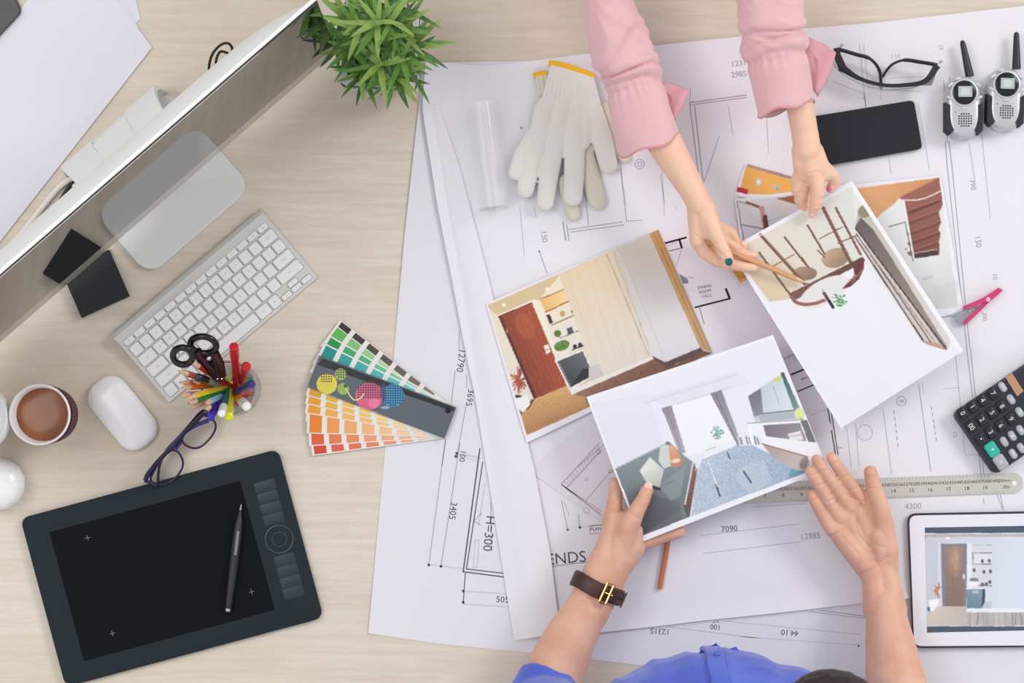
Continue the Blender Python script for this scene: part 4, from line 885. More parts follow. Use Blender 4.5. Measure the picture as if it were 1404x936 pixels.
# ------------------------------------------------------------------ work gloves
KNIT = mat('white_knit', (222, 219, 214), 0.9, bump=(700, .5, .0008), sheen=.3); KNIT2 = mat('cream_knit', (214, 207, 192), 0.9, bump=(700, .5, .0008), sheen=.3)
YEL = mat('yellow_binding', (242, 182, 26), 0.8, bump=(900, .4, .0006))
def glove(label, z0, palm, fingers, cuff, trim, m_, fl=.5):
    g = thing('work_glove', label, 'glove', P(775, 180, z0), 0, 'pair of knitted work gloves')
    pr = [ch(*[(x, y, z0, r) for x, y, r in f_]) for f_ in palm + fingers]
    post = Matrix.Translation((0, 0, z0 + .0072)) @ Matrix.Diagonal((1, 1, fl, 1)) @ Matrix.Translation((0, 0, -z0))
    obj('hand_part', organic(pr, .0016, 5, .5, post), m_, g, fixn=False, smooth=False)
    cf = []
    (a0, a1), (b0, b1), n = cuff
    for i in range(n):
        t = i / (n - 1); cf.append(ch((a0[0] + (a1[0] - a0[0]) * t, a0[1] + (a1[1] - a0[1]) * t, z0, 3.3), (b0[0] + (b1[0] - b0[0]) * t, b0[1] + (b1[1] - b0[1]) * t, z0, 3.5)))
    post2 = Matrix.Translation((0, 0, z0 + .0094)) @ Matrix.Diagonal((1, 1, 1.0, 1)) @ Matrix.Translation((0, 0, -z0))
    obj('ribbed_cuff', organic(cf, .0011, 0, .4, post2), m_, g, fixn=False, smooth=False)
    pts = smooth_curve([tuple(P(x, y, z0 + .008)) for x, y in trim], 20); mb = MB().tube([tuple(q_) for q_ in pts], .0047, 10)
    obj('yellow_hem', mb, YEL, g); return g
glove('lower white knitted work glove, mostly hidden, with fingers fanned to the left', .0022,
      [[(744, 130, 9), (738, 160, 12), (735, 200, 12)], [(760, 130, 12), (770, 190, 13)], [(790, 140, 12), (806, 200, 13)], [(830, 150, 10), (848, 205, 9), (856, 216, 9)]],
      [[(800, 205, 13), (810, 245, 13.5), (819, 276, 13)], [(775, 250, 11), (781, 276, 10.5), (786, 294, 10)]],
      (((736, 106), (748, 104)), ((740, 132), (752, 132)), 3), [(732, 105), (740, 102), (750, 102)], KNIT2, .42)
glove('upper white knitted work glove with yellow cuff hem, lying under the pink sleeve', .0112,
      [[(754, 136, 11), (745, 152, 14), (740, 185, 15)], [(772, 138, 13), (762, 190, 16)], [(793, 140, 13), (786, 190, 17)], [(808, 142, 11), (806, 165, 15), (798, 195, 12)]],
      [[(731, 184, 10), (714, 212, 10.5), (706, 238, 10)], [(738, 196, 12), (727, 228, 13), (720, 260, 12.5)], [(760, 205, 13), (752, 245, 13.5), (747, 278, 12.5)], [(788, 205, 15), (787, 240, 14.5), (785, 270, 14)], [(812, 150, 14), (825, 190, 15), (834, 227, 13)]],
      (((757, 92), (811, 108)), ((746, 137), (820, 143)), 13), [(752, 87), (772, 90), (795, 98), (815, 105)], KNIT, .5)

# ------------------------------------------------------------------ clear plastic roll
CLEAR = mat('clear_plastic', (246, 246, 250), 0.07, ior=1.9, alpha=.12)
a = P(659, 142, .0262); b = P(678, 288, .0262)
t_ = thing('clear_tube', 'clear plastic cylinder lying left of the white gloves', 'tube', P(669, 215, .0024))
R = .0225; mb = MB(); d = (b - a); n = 40
u_ = d.normalized(); s1 = Vector((-u_.y, u_.x, 0)); s2 = Vector((0, 0, 1))
ringf = lambda c_, r_: [c_ + s1 * r_ * math.cos(6.28318 * i / n) + s2 * r_ * math.sin(6.28318 * i / n) for i in range(n)]
mb.rings([ringf(a, R), ringf(b, R), ringf(b, R - .0018), ringf(a, R - .0018), ringf(a, R)], False, False); obj('wall', mb, CLEAR, t_)
mb = MB(); mb.rings([ringf(b - u_ * .004, R - .002), ringf(b - u_ * .001, R - .002)], True, True); obj('end_disc', mb, CLEAR, t_)

# ------------------------------------------------------------------ two-way radios
SIL = mat('radio_silver', (198, 198, 204), 0.34, .45); RBL = mat('radio_rubber', (34, 36, 44), .55, bump=(1500, .4, .0004)); LCD = mat('radio_lcd', (176, 186, 190), .2)
def radio(label, c, rot, ant, az):
    r = thing('two_way_radio', label, 'radio', P(*c, .0024), rot, 'silver two-way radios')
    W_, L2 = .0262, .0445
    def ol(i=0):
        o = []
        for k in range(36):
            a_ = 2 * math.pi * k / 36; x = math.copysign(abs(math.cos(a_)) ** .75, math.cos(a_)) * (W_ - i); y = math.copysign(abs(math.sin(a_)) ** .62, math.sin(a_)) * (L2 - i)
            x *= 1.0 - .06 * (y / L2) ** 2 - (.02 if abs(y) < .012 else 0); o.append((x, y - .001))
        return o
    obj('housing', MB().slab(ol, [(.003, 0), (.0006, .003), (0, .012), (.0008, .020), (.003, .0242), (.0065, .0262), (.011, .0272)]), SIL, r, local=True)
    for s in (-1, 1):
        mb = MB(); q = [(s * .0268, .006), (s * .0268, -.034), (s * .0205, -.040), (s * .0150, -.034), (s * .0150, -.008), (s * .0205, .003)]
        if s < 0: q = q[::-1]
        mb.rings([[(x, y, z) for x, y in q] for z in (.010, .0225)] + [[(x * .97 - s * .0004, y * .95 - .0008, .0262) for x, y in q]]); obj('side_grip', mb, RBL, r, local=True, angle=25)
    obj('display_ring', MB().lathe([(.0205, .0255), (.0195, .0282), (.0170, .0286), (.0165, .0272)], (0, .019, 0), 36, sy=1.0), SIL, r, local=True)
    obj('display_disc', MB().lathe([(.0160, .0262), (.0158, .0284), (.0150, .0288)], (0, .019, 0), 36, False, True, sy=1.06), mat('radio_black', (22, 24, 30), .15), r, local=True)
    obj('display', MB().slab(rrect(.0195, .0150, .0012, 3, .001, .0205), [(0, .0286), (0, .02905)]), LCD, r, local=True)
    obj('display_digits', MB().slab(rrect(.0115, .0095, .001, 2, .001, .0205), [(0, .0289), (0, .02915)]), colmat((198, 206, 208), .3), r, local=True)
    for bx, by, ba in ((-.0195, .030, .7), (.0195, .030, -.7), (-.021, .012, -.5), (.021, .012, .5), (0, -.0025, 0), (-.009, .0388, .2)):
        mb = MB().slab(rrect(.0085, .0038, .0018, 4), [(0, .0252), (0, .0283), (.0006, .0288)]); mb.xf(Matrix.Translation((bx, by, 0)) @ Matrix.Rotation(ba, 4, 'Z')); obj('button', mb, mat('radio_button', (200, 201, 206), .35, .2), r, local=True)
    mb = MB()
    for i in range(6):
        for j in range(6):
            if (i in (0, 5)) and (j in (0, 5)): continue
            x = -.0078 + i * .0034 + .0005; y = -.0105 - j * .0034; mb.lathe([(.00115, .0271), (.00115, .0276)], (x, y, 0), 8, False, True)
    o = obj('speaker_hole', mb, colmat((30, 30, 36), .5), r, local=True); o['kind'] = 'stuff'
    obj('microphone_hole', MB().lathe([(.0008, .026), (.0008, .0272)], (-.0125, -.0085, 0), 8, False, True), colmat((40, 40, 46), .5), r, local=True)
    pts = [Vector((*ant, .014)) + Vector((math.sin(az) * -t, math.cos(az) * t, .00)) for t in (-.004, 0, .006, .02, .036, .043, .047, .0485)]
    obj('antenna', MB().tube(pts, [.0060, .0062, .0058, .0052, .0043, .0040, .0030, .0008], 18), mat('radio_antenna', (38, 42, 52), .4), r, local=True)
    return r
radio('silver two-way radio on the left of the pair, next to the safety glasses', (1317, 149), math.radians(0), (.0095, .047), math.radians(12))
radio('silver two-way radio on the right of the pair, at the frame edge', (1374, 138), math.radians(-2), (.0155, .047), math.radians(2))

# ------------------------------------------------------------------ safety glasses (top right)
sg = thing('safety_glasses', 'black safety glasses with folded temples above the smartphone', 'glasses', P(1215, 100, .0024))
SGB = mat('black_plastic', (36, 36, 42), .35); LENS = mat('clear_lens', (240, 240, 244), .04, ior=1.25, trans=1.0)
zf = lambda x, y: (1140 + x / 8.775, 50 + y / 8.775)
front = smooth_curve([(*zf(66, 140), .034), (*zf(100, 330), .034), (*zf(330, 500), .033), (*zf(590, 580), .033), (*zf(850, 588), .033), (*zf(1120, 540), .034), (*zf(1275, 350), .034)], 48)
W1 = [P(*q_) for q_ in front]
mb = MB(); vs = []
for i, p_ in enumerate(W1):
    for z_, g_ in ((.036, 0), (.030, .0), ): vs.append((p_.x, p_.y, z_))
rings = []
for i, p_ in enumerate(W1):
    t = i / (len(W1) - 1); th = .0022 + .0026 * (abs(t - .5) * 2) ** 2; d_ = (W1[min(i + 1, len(W1) - 1)] - W1[max(i - 1, 0)]).normalized(); nrm = Vector((-d_.y, d_.x, 0))
    rings.append([p_ + nrm * th + Vector((0, 0, .003)), p_ - nrm * th + Vector((0, 0, .002)), p_ - nrm * th - Vector((0, 0, .003)), p_ + nrm * th - Vector((0, 0, .003))])
obj('brow_bar', MB().rings(rings), SGB, sg, angle=60)
rings = []
for i, p_ in enumerate(W1[3:-3]):
    q_ = Vector((p_.x * .995, p_.y - .004, 0)); rings.append([Vector((p_.x, p_.y, .032)), Vector((q_.x, q_.y, .018)), Vector((q_.x, q_.y + .003, .0045)), Vector((q_.x, q_.y + .0042, .0045)), Vector((q_.x, q_.y + .0012, .018)), Vector((p_.x, p_.y + .0012, .032))])
obj('lens', MB().rings(rings), LENS, sg, angle=60)
for nm, pts, fl in (('side_shield', [zf(60, 140), zf(60, 290), zf(90, 420), zf(150, 440), zf(300, 520), zf(400, 545), zf(330, 480), zf(180, 360), zf(105, 200)], (.034, .031)), ('side_shield', [zf(1280, 330), zf(1270, 420), zf(1205, 590), zf(1080, 590), zf(1000, 560), zf(1110, 520), zf(1200, 430), zf(1240, 370)], (.034, .031))):
    obj(nm, MB().rings([[P(*q_, z_) for q_ in pts[::-1]] for z_ in (fl[1], fl[0])]), SGB if pts[0][0] < 1200 else mat('smoke_plastic', (120, 120, 130), .2), sg, smooth=False)
for pts, rr in (([(66, 150, .030), (180, 180, .028), (330, 225, .026), (400, 240, .025), (480, 280, .02), (545, 350, .016), (585, 440, .012), (595, 540, .011)], 2.4), ([(1275, 345, .030), (1180, 325, .028), (1050, 305, .026), (930, 285, .025), (840, 290, .022), (740, 330, .018), (670, 400, .013), (610, 490, .0095)], 2.4)):
    cv = smooth_curve([tuple(P(*zf(x, y), z)) for x, y, z in pts], 28); n = len(cv)
    obj('temple', MB().tube([tuple(c_) for c_ in cv], [(.0028 if i < n * .5 else .0019) for i in range(n)], 10, True, 1.7), SGB, sg)
obj('nose_piece', MB().tube([P(*zf(592, 560), .028), P(*zf(600, 600), .016), P(*zf(598, 630), .010)], [.003, .0032, .002], 10), SGB, sg)
for q_ in ((80, 150), (1262, 345)): obj('hinge', MB().lathe([(.0022, .026), (.0022, .0372), (.0014, .038)], tuple(P(*zf(*q_), 0))[:2] + (0,), 12, False, True), mat('chrome', (200, 200, 205), .15, 1.0), sg)

# ------------------------------------------------------------------ pink clip
PK = mat('pink_plastic', (206, 58, 112), .35); zp = lambda x, y: (1300 + x / 11.7, 390 + y / 11.7)
pc = thing('plastic_clip', 'pink plastic spring clip with clear grip pads at the print corner', 'clip', P(1345, 425, .003))
for q, z_ in (([(840, 60), (800, 50), (600, 190), (520, 230), (240, 350), (225, 395), (330, 375), (540, 300), (660, 270), (790, 150)], (.010, .0145)), ([(850, 70), (880, 85), (780, 180), (690, 250), (520, 420), (330, 600), (270, 650), (235, 610), (330, 510), (500, 350), (560, 250), (640, 200)], (.0055, .010))):
    obj('jaw', MB().rings([[P(*zp(*p_), z) for p_ in q] for z in z_]), PK, pc, smooth=False)
c_ = P(*zp(605, 248), 0); obj('pivot', MB().lathe([(.0032, .0045), (.0032, .0155), (.0022, .0165)], (c_.x, c_.y, 0), 16, False, True), colmat((244, 190, 210), .3), pc)
obj('spring', MB().tube([tuple(q_) for q_ in smooth_curve([tuple(P(*zp(x, y), .0095)) for x, y in ((540, 300), (470, 330), (420, 380), (360, 400), (330, 440))], 20)], .0012, 8), mat('chrome', (200, 200, 205), .15, 1.0), pc)
GP = mat('clear_pad', (206, 210, 216), .15, ior=1.3, trans=.6)
obj('grip_pad', MB().rings([[P(*zp(x, y), z) for x, y in [(330 + 0, 385), (200, 430), (120, 480), (110, 560), (160, 640), (230, 640), (330, 520), (440, 400)]] for z in (.0045, .0085)]), GP, pc, smooth=False)

# ------------------------------------------------------------------ drinks and white things at the left edge
WHT = mat('cup_white', (236, 233, 233), .35); cb = P(54.5, 568, .105)
cup = thing('coffee_cup', 'white paper cup of milky coffee with a dark red sleeve', 'cup', (cb.x, cb.y, 0))
prof = [(.0305, .0), (.0315, .003), (.0448, .104), (.0462, .1055), (.0470, .1045), (.0466, .1025), (.0472, .107), (.0462, .1085), (.0446, .107), (.0436, .100), (.031, .008), (.002, .006)]
prof = [(.002, .0), (.0345, .0), (.0358, .002), (.0405, .102), (.0418, .1028), (.0424, .1050), (.0416, .1072), (.0402, .1078), (.0388, .1060), (.0352, .064), (.0315, .006), (.001, .005)]
obj('cup_body', MB().lathe(prof, (cb.x, cb.y, 0), 56), WHT, cup, angle=60)
SLV = mat('sleeve_maroon', (92, 44, 46), .7, bump=(200, .3, .0006)); mb = MB(); rings = []
for z_ in (.022, .094):
    pass
n = 90
f_ = lambda z: .0358 + (.0405 - .0358) * (z - .002) / .100 + .0022
rr_ = []
for z_, dr in ((.020, -.0012), (.020, 0), (.086, .0), (.086, -.0012)):
    rr_.append([(cb.x + (f_(z_) + dr + (.0005 if k_ % 2 else 0)) * math.cos(6.28318 * k_ / n), cb.y + (f_(z_) + dr + (.0005 if k_ % 2 else 0)) * math.sin(6.28318 * k_ / n), z_) for k_ in range(n)])
obj('sleeve', MB().rings(rr_, False, False), SLV, cup)
obj('coffee', MB().lathe([(.0366, .0800), (.035, .0805), (.020, .0806), (.001, .0806)], (cb.x, cb.y, 0), 48, False, True), mat('milky_coffee', (150, 90, 55), .2, var=(40, (140, 80, 46))), cup)
cb2 = P(-34, 573, .10)
c2 = thing('lidded_cup', 'white cup with a flat white lid cut off by the left edge beside the coffee', 'cup', (cb2.x, cb2.y, 0))
obj('cup_body', MB().lathe([(.002, 0), (.031, 0), (.0445, .094), (.0445, .096), (.002, .096)], (cb2.x, cb2.y, 0), 48), WHT, c2, angle=50)
obj('lid', MB().lathe([(.0445, .092), (.0482, .093), (.0484, .098), (.0462, .1005), (.0452, .108), (.0435, .1095), (.0410, .1075), (.0405, .103), (.002, .103)], (cb2.x, cb2.y, 0), 56), mat('lid_white', (228, 229, 228), .3), c2, angle=50)
c3 = P(-3, 663, .03)
d3 = thing('round_container', 'rounded glossy white container at the left edge below the coffee cup', 'container', (c3.x, c3.y, 0))
obj('body', MB().lathe([(.002, 0), (.026, 0), (.033, .008), (.0368, .022), (.0362, .034), (.030, .044), (.020, .050), (.010, .0525), (.002, .053)], (c3.x, c3.y, 0), 56), mat('glossy_white', (238, 237, 238), .15), d3, angle=80)
obj('dark_port', MB().lathe([(.0060, 0), (.0060, .005), (.0048, .0052), (.0001, .0052)], (0, 0, 0), 20).xf(Matrix.Translation((c3.x - .0045, c3.y + .0225, .0435)) @ Matrix.Rotation(-.75, 4, 'X')), colmat((70, 76, 92), .3), d3)

# ------------------------------------------------------------------ pen holder with pencils and scissors
hb = P(313, 532, .095); hc = Vector((hb.x, hb.y, 0)); HR = .0375
ph_ = thing('pen_holder', 'clear round pen holder full of coloured pencils by the keyboard', 'pen holder', hc)
obj('wall', MB().lathe([(.001, 0), (HR - .001, 0), (HR, .001), (HR, .094), (HR - .001, .095), (HR - .0022, .094), (HR - .0022, .005), (.001, .004)], tuple(hc), 56), mat('smoky_clear', (206, 206, 212), .08, ior=1.4, alpha=.22), ph_, angle=50)
obj('rim', MB().lathe([(HR + .0006, .0925), (HR + .0008, .0955), (HR - .0014, .0960), (HR - .0024, .0935), (HR + .0006, .0925)], tuple(hc), 56), mat('holder_rim', (150, 148, 148), .2), ph_, angle=50)
WD = mat('sharpened_wood', (222, 184, 148), .6)
rg2 = random.Random(11)
def zc(x, y): return (230 + x / 5.846, 440 + y / 5.846)
def stick(tip, h, inner, kind, col, lab, tipcol=None, r=.0037):
    t = P(*zc(*tip), h); ip = P(*zc(*inner), .10)
    base = hc + Vector(((hc.x - ip.x), (hc.y - ip.y), 0)) * .6 + Vector((rg2.uniform(-.006, .006), rg2.uniform(-.006, .006), .0085))
    v_ = base - hc; v_.z = 0
    if v_.length > .026: v_ *= .026 / v_.length
    base = hc + v_ + Vector((0, 0, .0085))
    # pass through the visible body point above the rim
    mid = base.lerp(t, .5); o = thing('pencil' if kind == 'pencil' else ('marker' if kind == 'marker' else 'pen'), lab, kind, base)
    d_ = (t - base); L_2 = d_.length; u__ = d_.normalized(); m_ = colmat(col, .35)
    if kind == 'pencil':
        obj('shaft', MB().tube([base, t - u__ * .020], [r, r], 6), m_, o, angle=20)
        obj('sharpened_wood', MB().tube([t - u__ * .020, t - u__ * .0035], [r * .97, .0011], 12), WD, o, angle=50)
        obj('lead', MB().tube([t - u__ * .0036, t], [.0011, .0003], 8), colmat(tipcol or col, .5), o)
    else:
        obj('barrel', MB().tube([base, t - u__ * .030, t - u__ * .012, t - u__ * .010], [r, r, r, r * .8], 16), m_, o, angle=40)
        obj('cap', MB().tube([t - u__ * .034, t - u__ * .033, t - u__ * .002, t], [r, r * 1.18, r * 1.12, r * .7], 16), colmat(tipcol or col, .3), o, angle=40)
    return o
ST = [((190, 325), .165, (320, 440), 'pencil', (206, 52, 40), 'red pencil leaning up left beside the scissor handles'),
 ((80, 398), .160, (215, 465), 'pencil', (196, 104, 78), 'slim brown red pencil with a long pale tip, leftmost of the holder'),
 ((190, 480), .150, (430, 565), 'pencil', (232, 92, 46), 'orange red pencil in the middle of the fan of pencils'),
 ((240, 448), .158, (430, 510), 'pen', (150, 144, 138), 'grey pen with a black round end in the holder', (20, 20, 22)),
 ((88, 492), .150, (300, 560), 'pencil', (214, 120, 130), 'rose pencil just above the orange pencil'),
 ((128, 488), .140, (300, 540), 'pencil', (30, 120, 160), 'blue pencil partly hidden below the rose one'),
 ((112, 530), .155, (370, 580), 'pencil', (240, 132, 30), 'bright orange pencil pointing left'),
 ((85, 598), .145, (220, 570), 'pencil', (172, 120, 186), 'lilac pencil pointing left below the orange one'),
 ((155, 618), .160, (370, 605), 'pencil', (240, 210, 50), 'yellow pencil pointing left'),
 ((158, 664), .150, (290, 655), 'pencil', (26, 140, 72), 'green pencil pointing left below the yellow one'),
 ((178, 706), .140, (290, 690), 'pencil', (224, 168, 130), 'pale peach pencil, lowest on the left of the holder'),
 ((298, 662), .168, (500, 560), 'pencil', (158, 202, 226), 'light blue pencil with a pink tip', (226, 110, 110)),
 ((298, 716), .165, (460, 620), 'pencil', (66, 40, 150), 'dark violet pencil leaning towards the reading glasses'),
 ((340, 775), .150, (430, 690), 'pen', (70, 44, 176), 'thick violet pen whose end touches the reading glasses'),
 ((430, 745), .160, (520, 620), 'pen', (0, 112, 108), 'teal pen with a white end', (232, 236, 234)),
 ((490, 770), .150, (540, 660), 'marker', (214, 214, 40), 'yellow green marker leaning towards the bottom'),
 ((635, 685), .140, (550, 510), 'marker', (232, 150, 50), 'orange marker with a white cap', (232, 230, 228)),
 ((675, 502), .165, (600, 450), 'pen', (44, 38, 110), 'dark blue pen leaning right'),
 ((630, 358), .160, (460, 440), 'marker', (188, 24, 34), 'red marker leaning up right'),
 ((530, 198), .170, (465, 330), 'marker', (200, 26, 40), 'red marker pointing up over the keyboard space bar')]
for s_ in ST: stick(s_[0], s_[1], s_[2], s_[3], s_[4], s_[5], s_[6] if len(s_) > 6 else None, .0056 if s_[3] == 'marker' else (.0044 if s_[3] == 'pencil' else .0048))
sc_ = thing('scissors', 'scissors with black oval handles standing in the pen holder', 'scissors', hc + Vector((0, 0, .008)))
BLK = mat('scissor_black', (22, 22, 24), .18)
for cx, cy, rx, ry, a_ in ((285, 190, 104, 66, 8), (120, 280, 78, 68, 10)):
    pts = []
    for k_ in range(33):
        t = 6.28318 * k_ / 32; x = rx * math.cos(t); y = ry * math.sin(t); a2 = math.radians(a_); pts.append(P(*zc(cx + x * math.cos(a2) - y * math.sin(a2), cy + x * math.sin(a2) + y * math.cos(a2)), .165 - .012 * math.sin(t)))
    obj('finger_loop', MB().tube(pts, .0046, 12, False), BLK, sc_)
for q in ([(230, 240), (300, 330), (400, 440)], [(370, 250), (400, 340), (430, 440)]):
    obj('shank', MB().tube([P(*zc(*q[0]), .160), P(*zc(*q[1]), .140), P(*zc(*q[2]), .11)], [.007, .009, .007], 12, True, .6), mat('scissor_dark', (52, 16, 22), .2), sc_)
for s in (-1, 1):
    e_ = hc + Vector((s * .002, 0, .012)); q_ = P(*zc(415, 440), .112); obj('blade', MB().tube([q_ + Vector((s * .003, 0, 0)), e_], [.0048, .0008], 8, True, .3), mat('chrome', (200, 200, 205), .15, 1.0), sc_)
obj('pivot_screw', MB().sphere(P(*zc(330, 296), .158), .0042, 12, 8), mat('chrome', (200, 200, 205), .15, 1.0), sc_)

# ------------------------------------------------------------------ reading glasses
rd = thing('reading_glasses', 'violet black framed reading glasses lying between the mouse and drawing tablet', 'glasses', P(250, 615, .0))
RDM = mat('violet_black_frame', (38, 26, 62), .2); RDV = mat('violet_temple', (60, 46, 120), .2)
zg = lambda x, y: (190 + x / 7.2, 550 + y / 7.2)
def hz(x, y): return .030 - .016 * max(0, min(1, ((x - 260) * .62 + (y - 560) * .78 + 220) / 420)) if False else .014 + .018 * max(0, min(1, .5 - ((x - 400) * .62 + (y - 460) * .78) / 420))
for ring in ([(640, 112), (735, 185), (762, 245), (735, 325), (665, 408), (590, 458), (510, 455), (440, 408), (436, 355), (490, 265), (560, 190)], [(335, 480), (390, 500), (432, 570), (436, 640), (400, 712), (340, 775), (255, 818), (170, 810), (120, 770), (150, 690), (210, 590), (270, 515)]):
    cv = smooth_curve([(*q_, 0) for q_ in ring + [ring[0]]], 60); pts = [P(*zg(c_[0], c_[1]), hz(c_[0], c_[1])) for c_ in cv]
    obj('rim', MB().tube(pts, .0016, 10, False), RDM, rd)
    cen = sum(pts, Vector()) / len(pts); mb = MB(); mb.rings([[p_ + (cen - p_) * .02 - Vector((0, 0, .0008)) for p_ in pts[:-1]], [p_ + (cen - p_) * .02 + Vector((0, 0, .0004)) for p_ in pts[:-1]]])
    obj('lens', mb, mat('reading_lens', (246, 247, 250), .03, ior=1.18, trans=1.0), rd, angle=30)
def tb_(nm, pts, r, m_, fl=1.0):
    cv = smooth_curve([tuple(P(*zg(x, y), z)) for x, y, z in pts], 24); obj(nm, MB().tube([tuple(c_) for c_ in cv], r, 10, True, fl), m_, rd)
tb_('brow_bar', [(730, 170, .034), (640, 130, .035), (560, 205, .035), (470, 290, .035), (400, 380, .034), (330, 460, .033), (250, 530, .032), (150, 640, .031), (70, 770, .030)], .0030, RDM, 1.2)
tb_('bridge', [(436, 400, .030), (400, 430, .031), (365, 485, .030)], .0021, RDV)
tb_('temple', [(60, 780, .024), (100, 700, .024), (200, 590, .024), (320, 450, .025), (440, 320, .027), (560, 240, .028), (690, 190, .030)], .0030, RDV, 1.6)
tb_('temple', [(735, 165, .032), (660, 90, .030), (600, 120, .024), (500, 235, .020), (380, 370, .018), (270, 490, .018), (205, 640, .016), (190, 790, .014), (172, 850, .0125)], .0017, RDM, 1.4)
tb_('temple_end', [(55, 785, .026), (110, 800, .024), (160, 830, .020)], .0022, RDM)
tb_('nose_pad', [(418, 415, .027), (405, 440, .022)], .0014, colmat((214, 204, 224), .3))

# ------------------------------------------------------------------ loose pencils
def loose(label, a, b, r, col, tip_at_a=True):
    o = thing('pencil', label, 'pencil', (a + b) / 2); u__ = (b - a).normalized()
    obj('shaft', MB().tube([a + u__ * .018, b], [r, r], 6), colmat(col, .4), o, angle=20)
    obj('sharpened_wood', MB().tube([a + u__ * .018, a + u__ * .003], [r * .97, .0009], 12), WD, o, angle=50); obj('lead', MB().tube([a + u__ * .0032, a], [.0009, .0003], 8), colmat((60, 50, 48), .5), o); return o
loose('pale wooden pencil held by the hand with the green nail', P(1108, 389, .066), P(953, 324, .0865), .0036, (214, 160, 116))
o = loose('orange brown pencil lying on the blueprint under the held living room print', P(925, 690, .0062), P(904.5, 807, .0062), .0036, (196, 116, 76))

# ------------------------------------------------------------------ potted plant
pcn = P(521, 66, .09); px_ = Vector((pcn.x, pcn.y, 0))
pl = thing('potted_plant', 'bushy green plant in a square white pot with a dark blue pattern', 'plant', px_, math.radians(-3))
obj('pot', MB().slab(rrect(.104, .104, .006, 4), [(.010, 0), (.010, .001), (0, .088), (0, .090), (.009, .090), (.0095, .074), (.02, .073)]), mat('pot_white', (232, 231, 232), .25), pl, local=True, angle=30)
obj('soil', MB().slab(rrect(.086, .086, .004, 4), [(0, .070), (0, .079)]), mat('soil', (46, 40, 30), .95, bump=(300, 1, .004)), pl, local=True)
bl = mat('pot_blue', (34, 52, 78), .3)
for s in range(4):
    mb = MB(); M_ = Matrix.Rotation(math.pi / 2 * s, 4, 'Z')
    mb.rings([[(-.050, -.0525, .070), (.050, -.0525, .070), (.048, -.0502, .036), (-.048, -.0502, .036)], [(-.050, -.0512, .070), (.050, -.0512, .070), (.048, -.049, .036), (-.048, -.049, .036)]]); mb.xf(M_); obj('pattern_band', mb, bl, pl, local=True, smooth=False)
    mb = MB()
    for i in range(7):
        x0 = -.042 + i * .014
        pts = [Vector((x0 + .0055 * math.cos(a_) * (1 - a_ / 9), -.0532 + .0004 * 0 + (.0014 if False else 0), .053 + .0115 * math.sin(a_) * (1 - a_ / 9))) for a_ in [k_ * .6 for k_ in range(12)]]
        for p_ in pts: p_.y = -.0505 - (p_.z - .036) / .034 * .0023 - .0004
        mb.tube(pts, .0009, 6)
    mb.xf(M_); obj('scroll_pattern', mb, colmat((228, 228, 232), .3), pl, local=True)['kind'] = 'stuff'
leafm = []
for vi, (L, Wd, bend) in enumerate(((.064, .0034, .35), (.056, .0038, .7), (.072, .0031, .8))):
    mb = MB(); vs = []; n = 7
    for i in range(n + 1):
        t = i / n; w_ = Wd * (math.sin(math.pi * min(1, (t * .92 + .08)) ** .8) ** .8 + .06) * (1 if t < 1 else 0); a_ = bend * t
        x = L * (math.sin(a_) / bend if False else t * math.cos(a_ * .5)); z = -L * t * math.sin(a_ * .6) * .8
        vs += [(x, -w_, z + w_ * .35), (x, 0, z), (x, w_, z + w_ * .35)]
    mb.add(vs, [(3 * i + j, 3 * i + j + 1, 3 * i + j + 4, 3 * i + j + 3) for i in range(n) for j in (0, 1)])
    for ci, cc in enumerate(((88, 138, 58), (48, 94, 40), (134, 166, 84))):
        me = mesh_from(mb, 'leaf'); m_ = mat('leaf_green_%d' % ci, cc, .45, var=(60, mixc_(cc, (170, 190, 90), .35))); me.materials.append(m_); smooth_mesh(me, 80); leafm.append(me)
rg3 = random.Random(5)
tufts = [(0, 0, .175), (.018, .022, .19), (-.024, .012, .17), (-.036, -.012, .15), (.004, -.032, .155), (.034, -.020, .15), (.030, .018, .165), (-.014, .040, .17), (.020, .052, .16), (-.044, .030, .15), (.047, .000, .14), (-.020, -.040, .135), (.024, -.044, .135), (-.058, .002, .13), (.000, .020, .195)]
for k_, (x, y, h) in enumerate(tufts):
    obj('stem', MB().tube([(x * .45, y * .45, .075), (x * .8, y * .8, (h + .075) / 2), (x, y, h)], [.0018, .0015, .0011], 6), mat('stem_green', (92, 116, 56), .6), pl, local=True)
    for i in range(16):
        az = i * 2.39996 + k_; up = 1.05 - 1.2 * (i / 15) + rg3.uniform(-.15, .15); me = leafm[rg3.choice((0, 1, 2)) * 3 + rg3.choice((0, 0, 1, 1, 2))]
        if i < 5: me = leafm[3 + rg3.choice((0, 2))]
        o = bpy.data.objects.new('leaf', me); scene.collection.objects.link(o); o.parent = pl
        o.location = (x * (1 - .15 * i / 19), y * (1 - .15 * i / 19), h - .030 * i / 19); s_ = rg3.uniform(.75, 1.05); o.scale = (s_, s_ * 1.1, s_)
        o.rotation_euler = (rg3.uniform(-.3, .3), -up * .85, az)

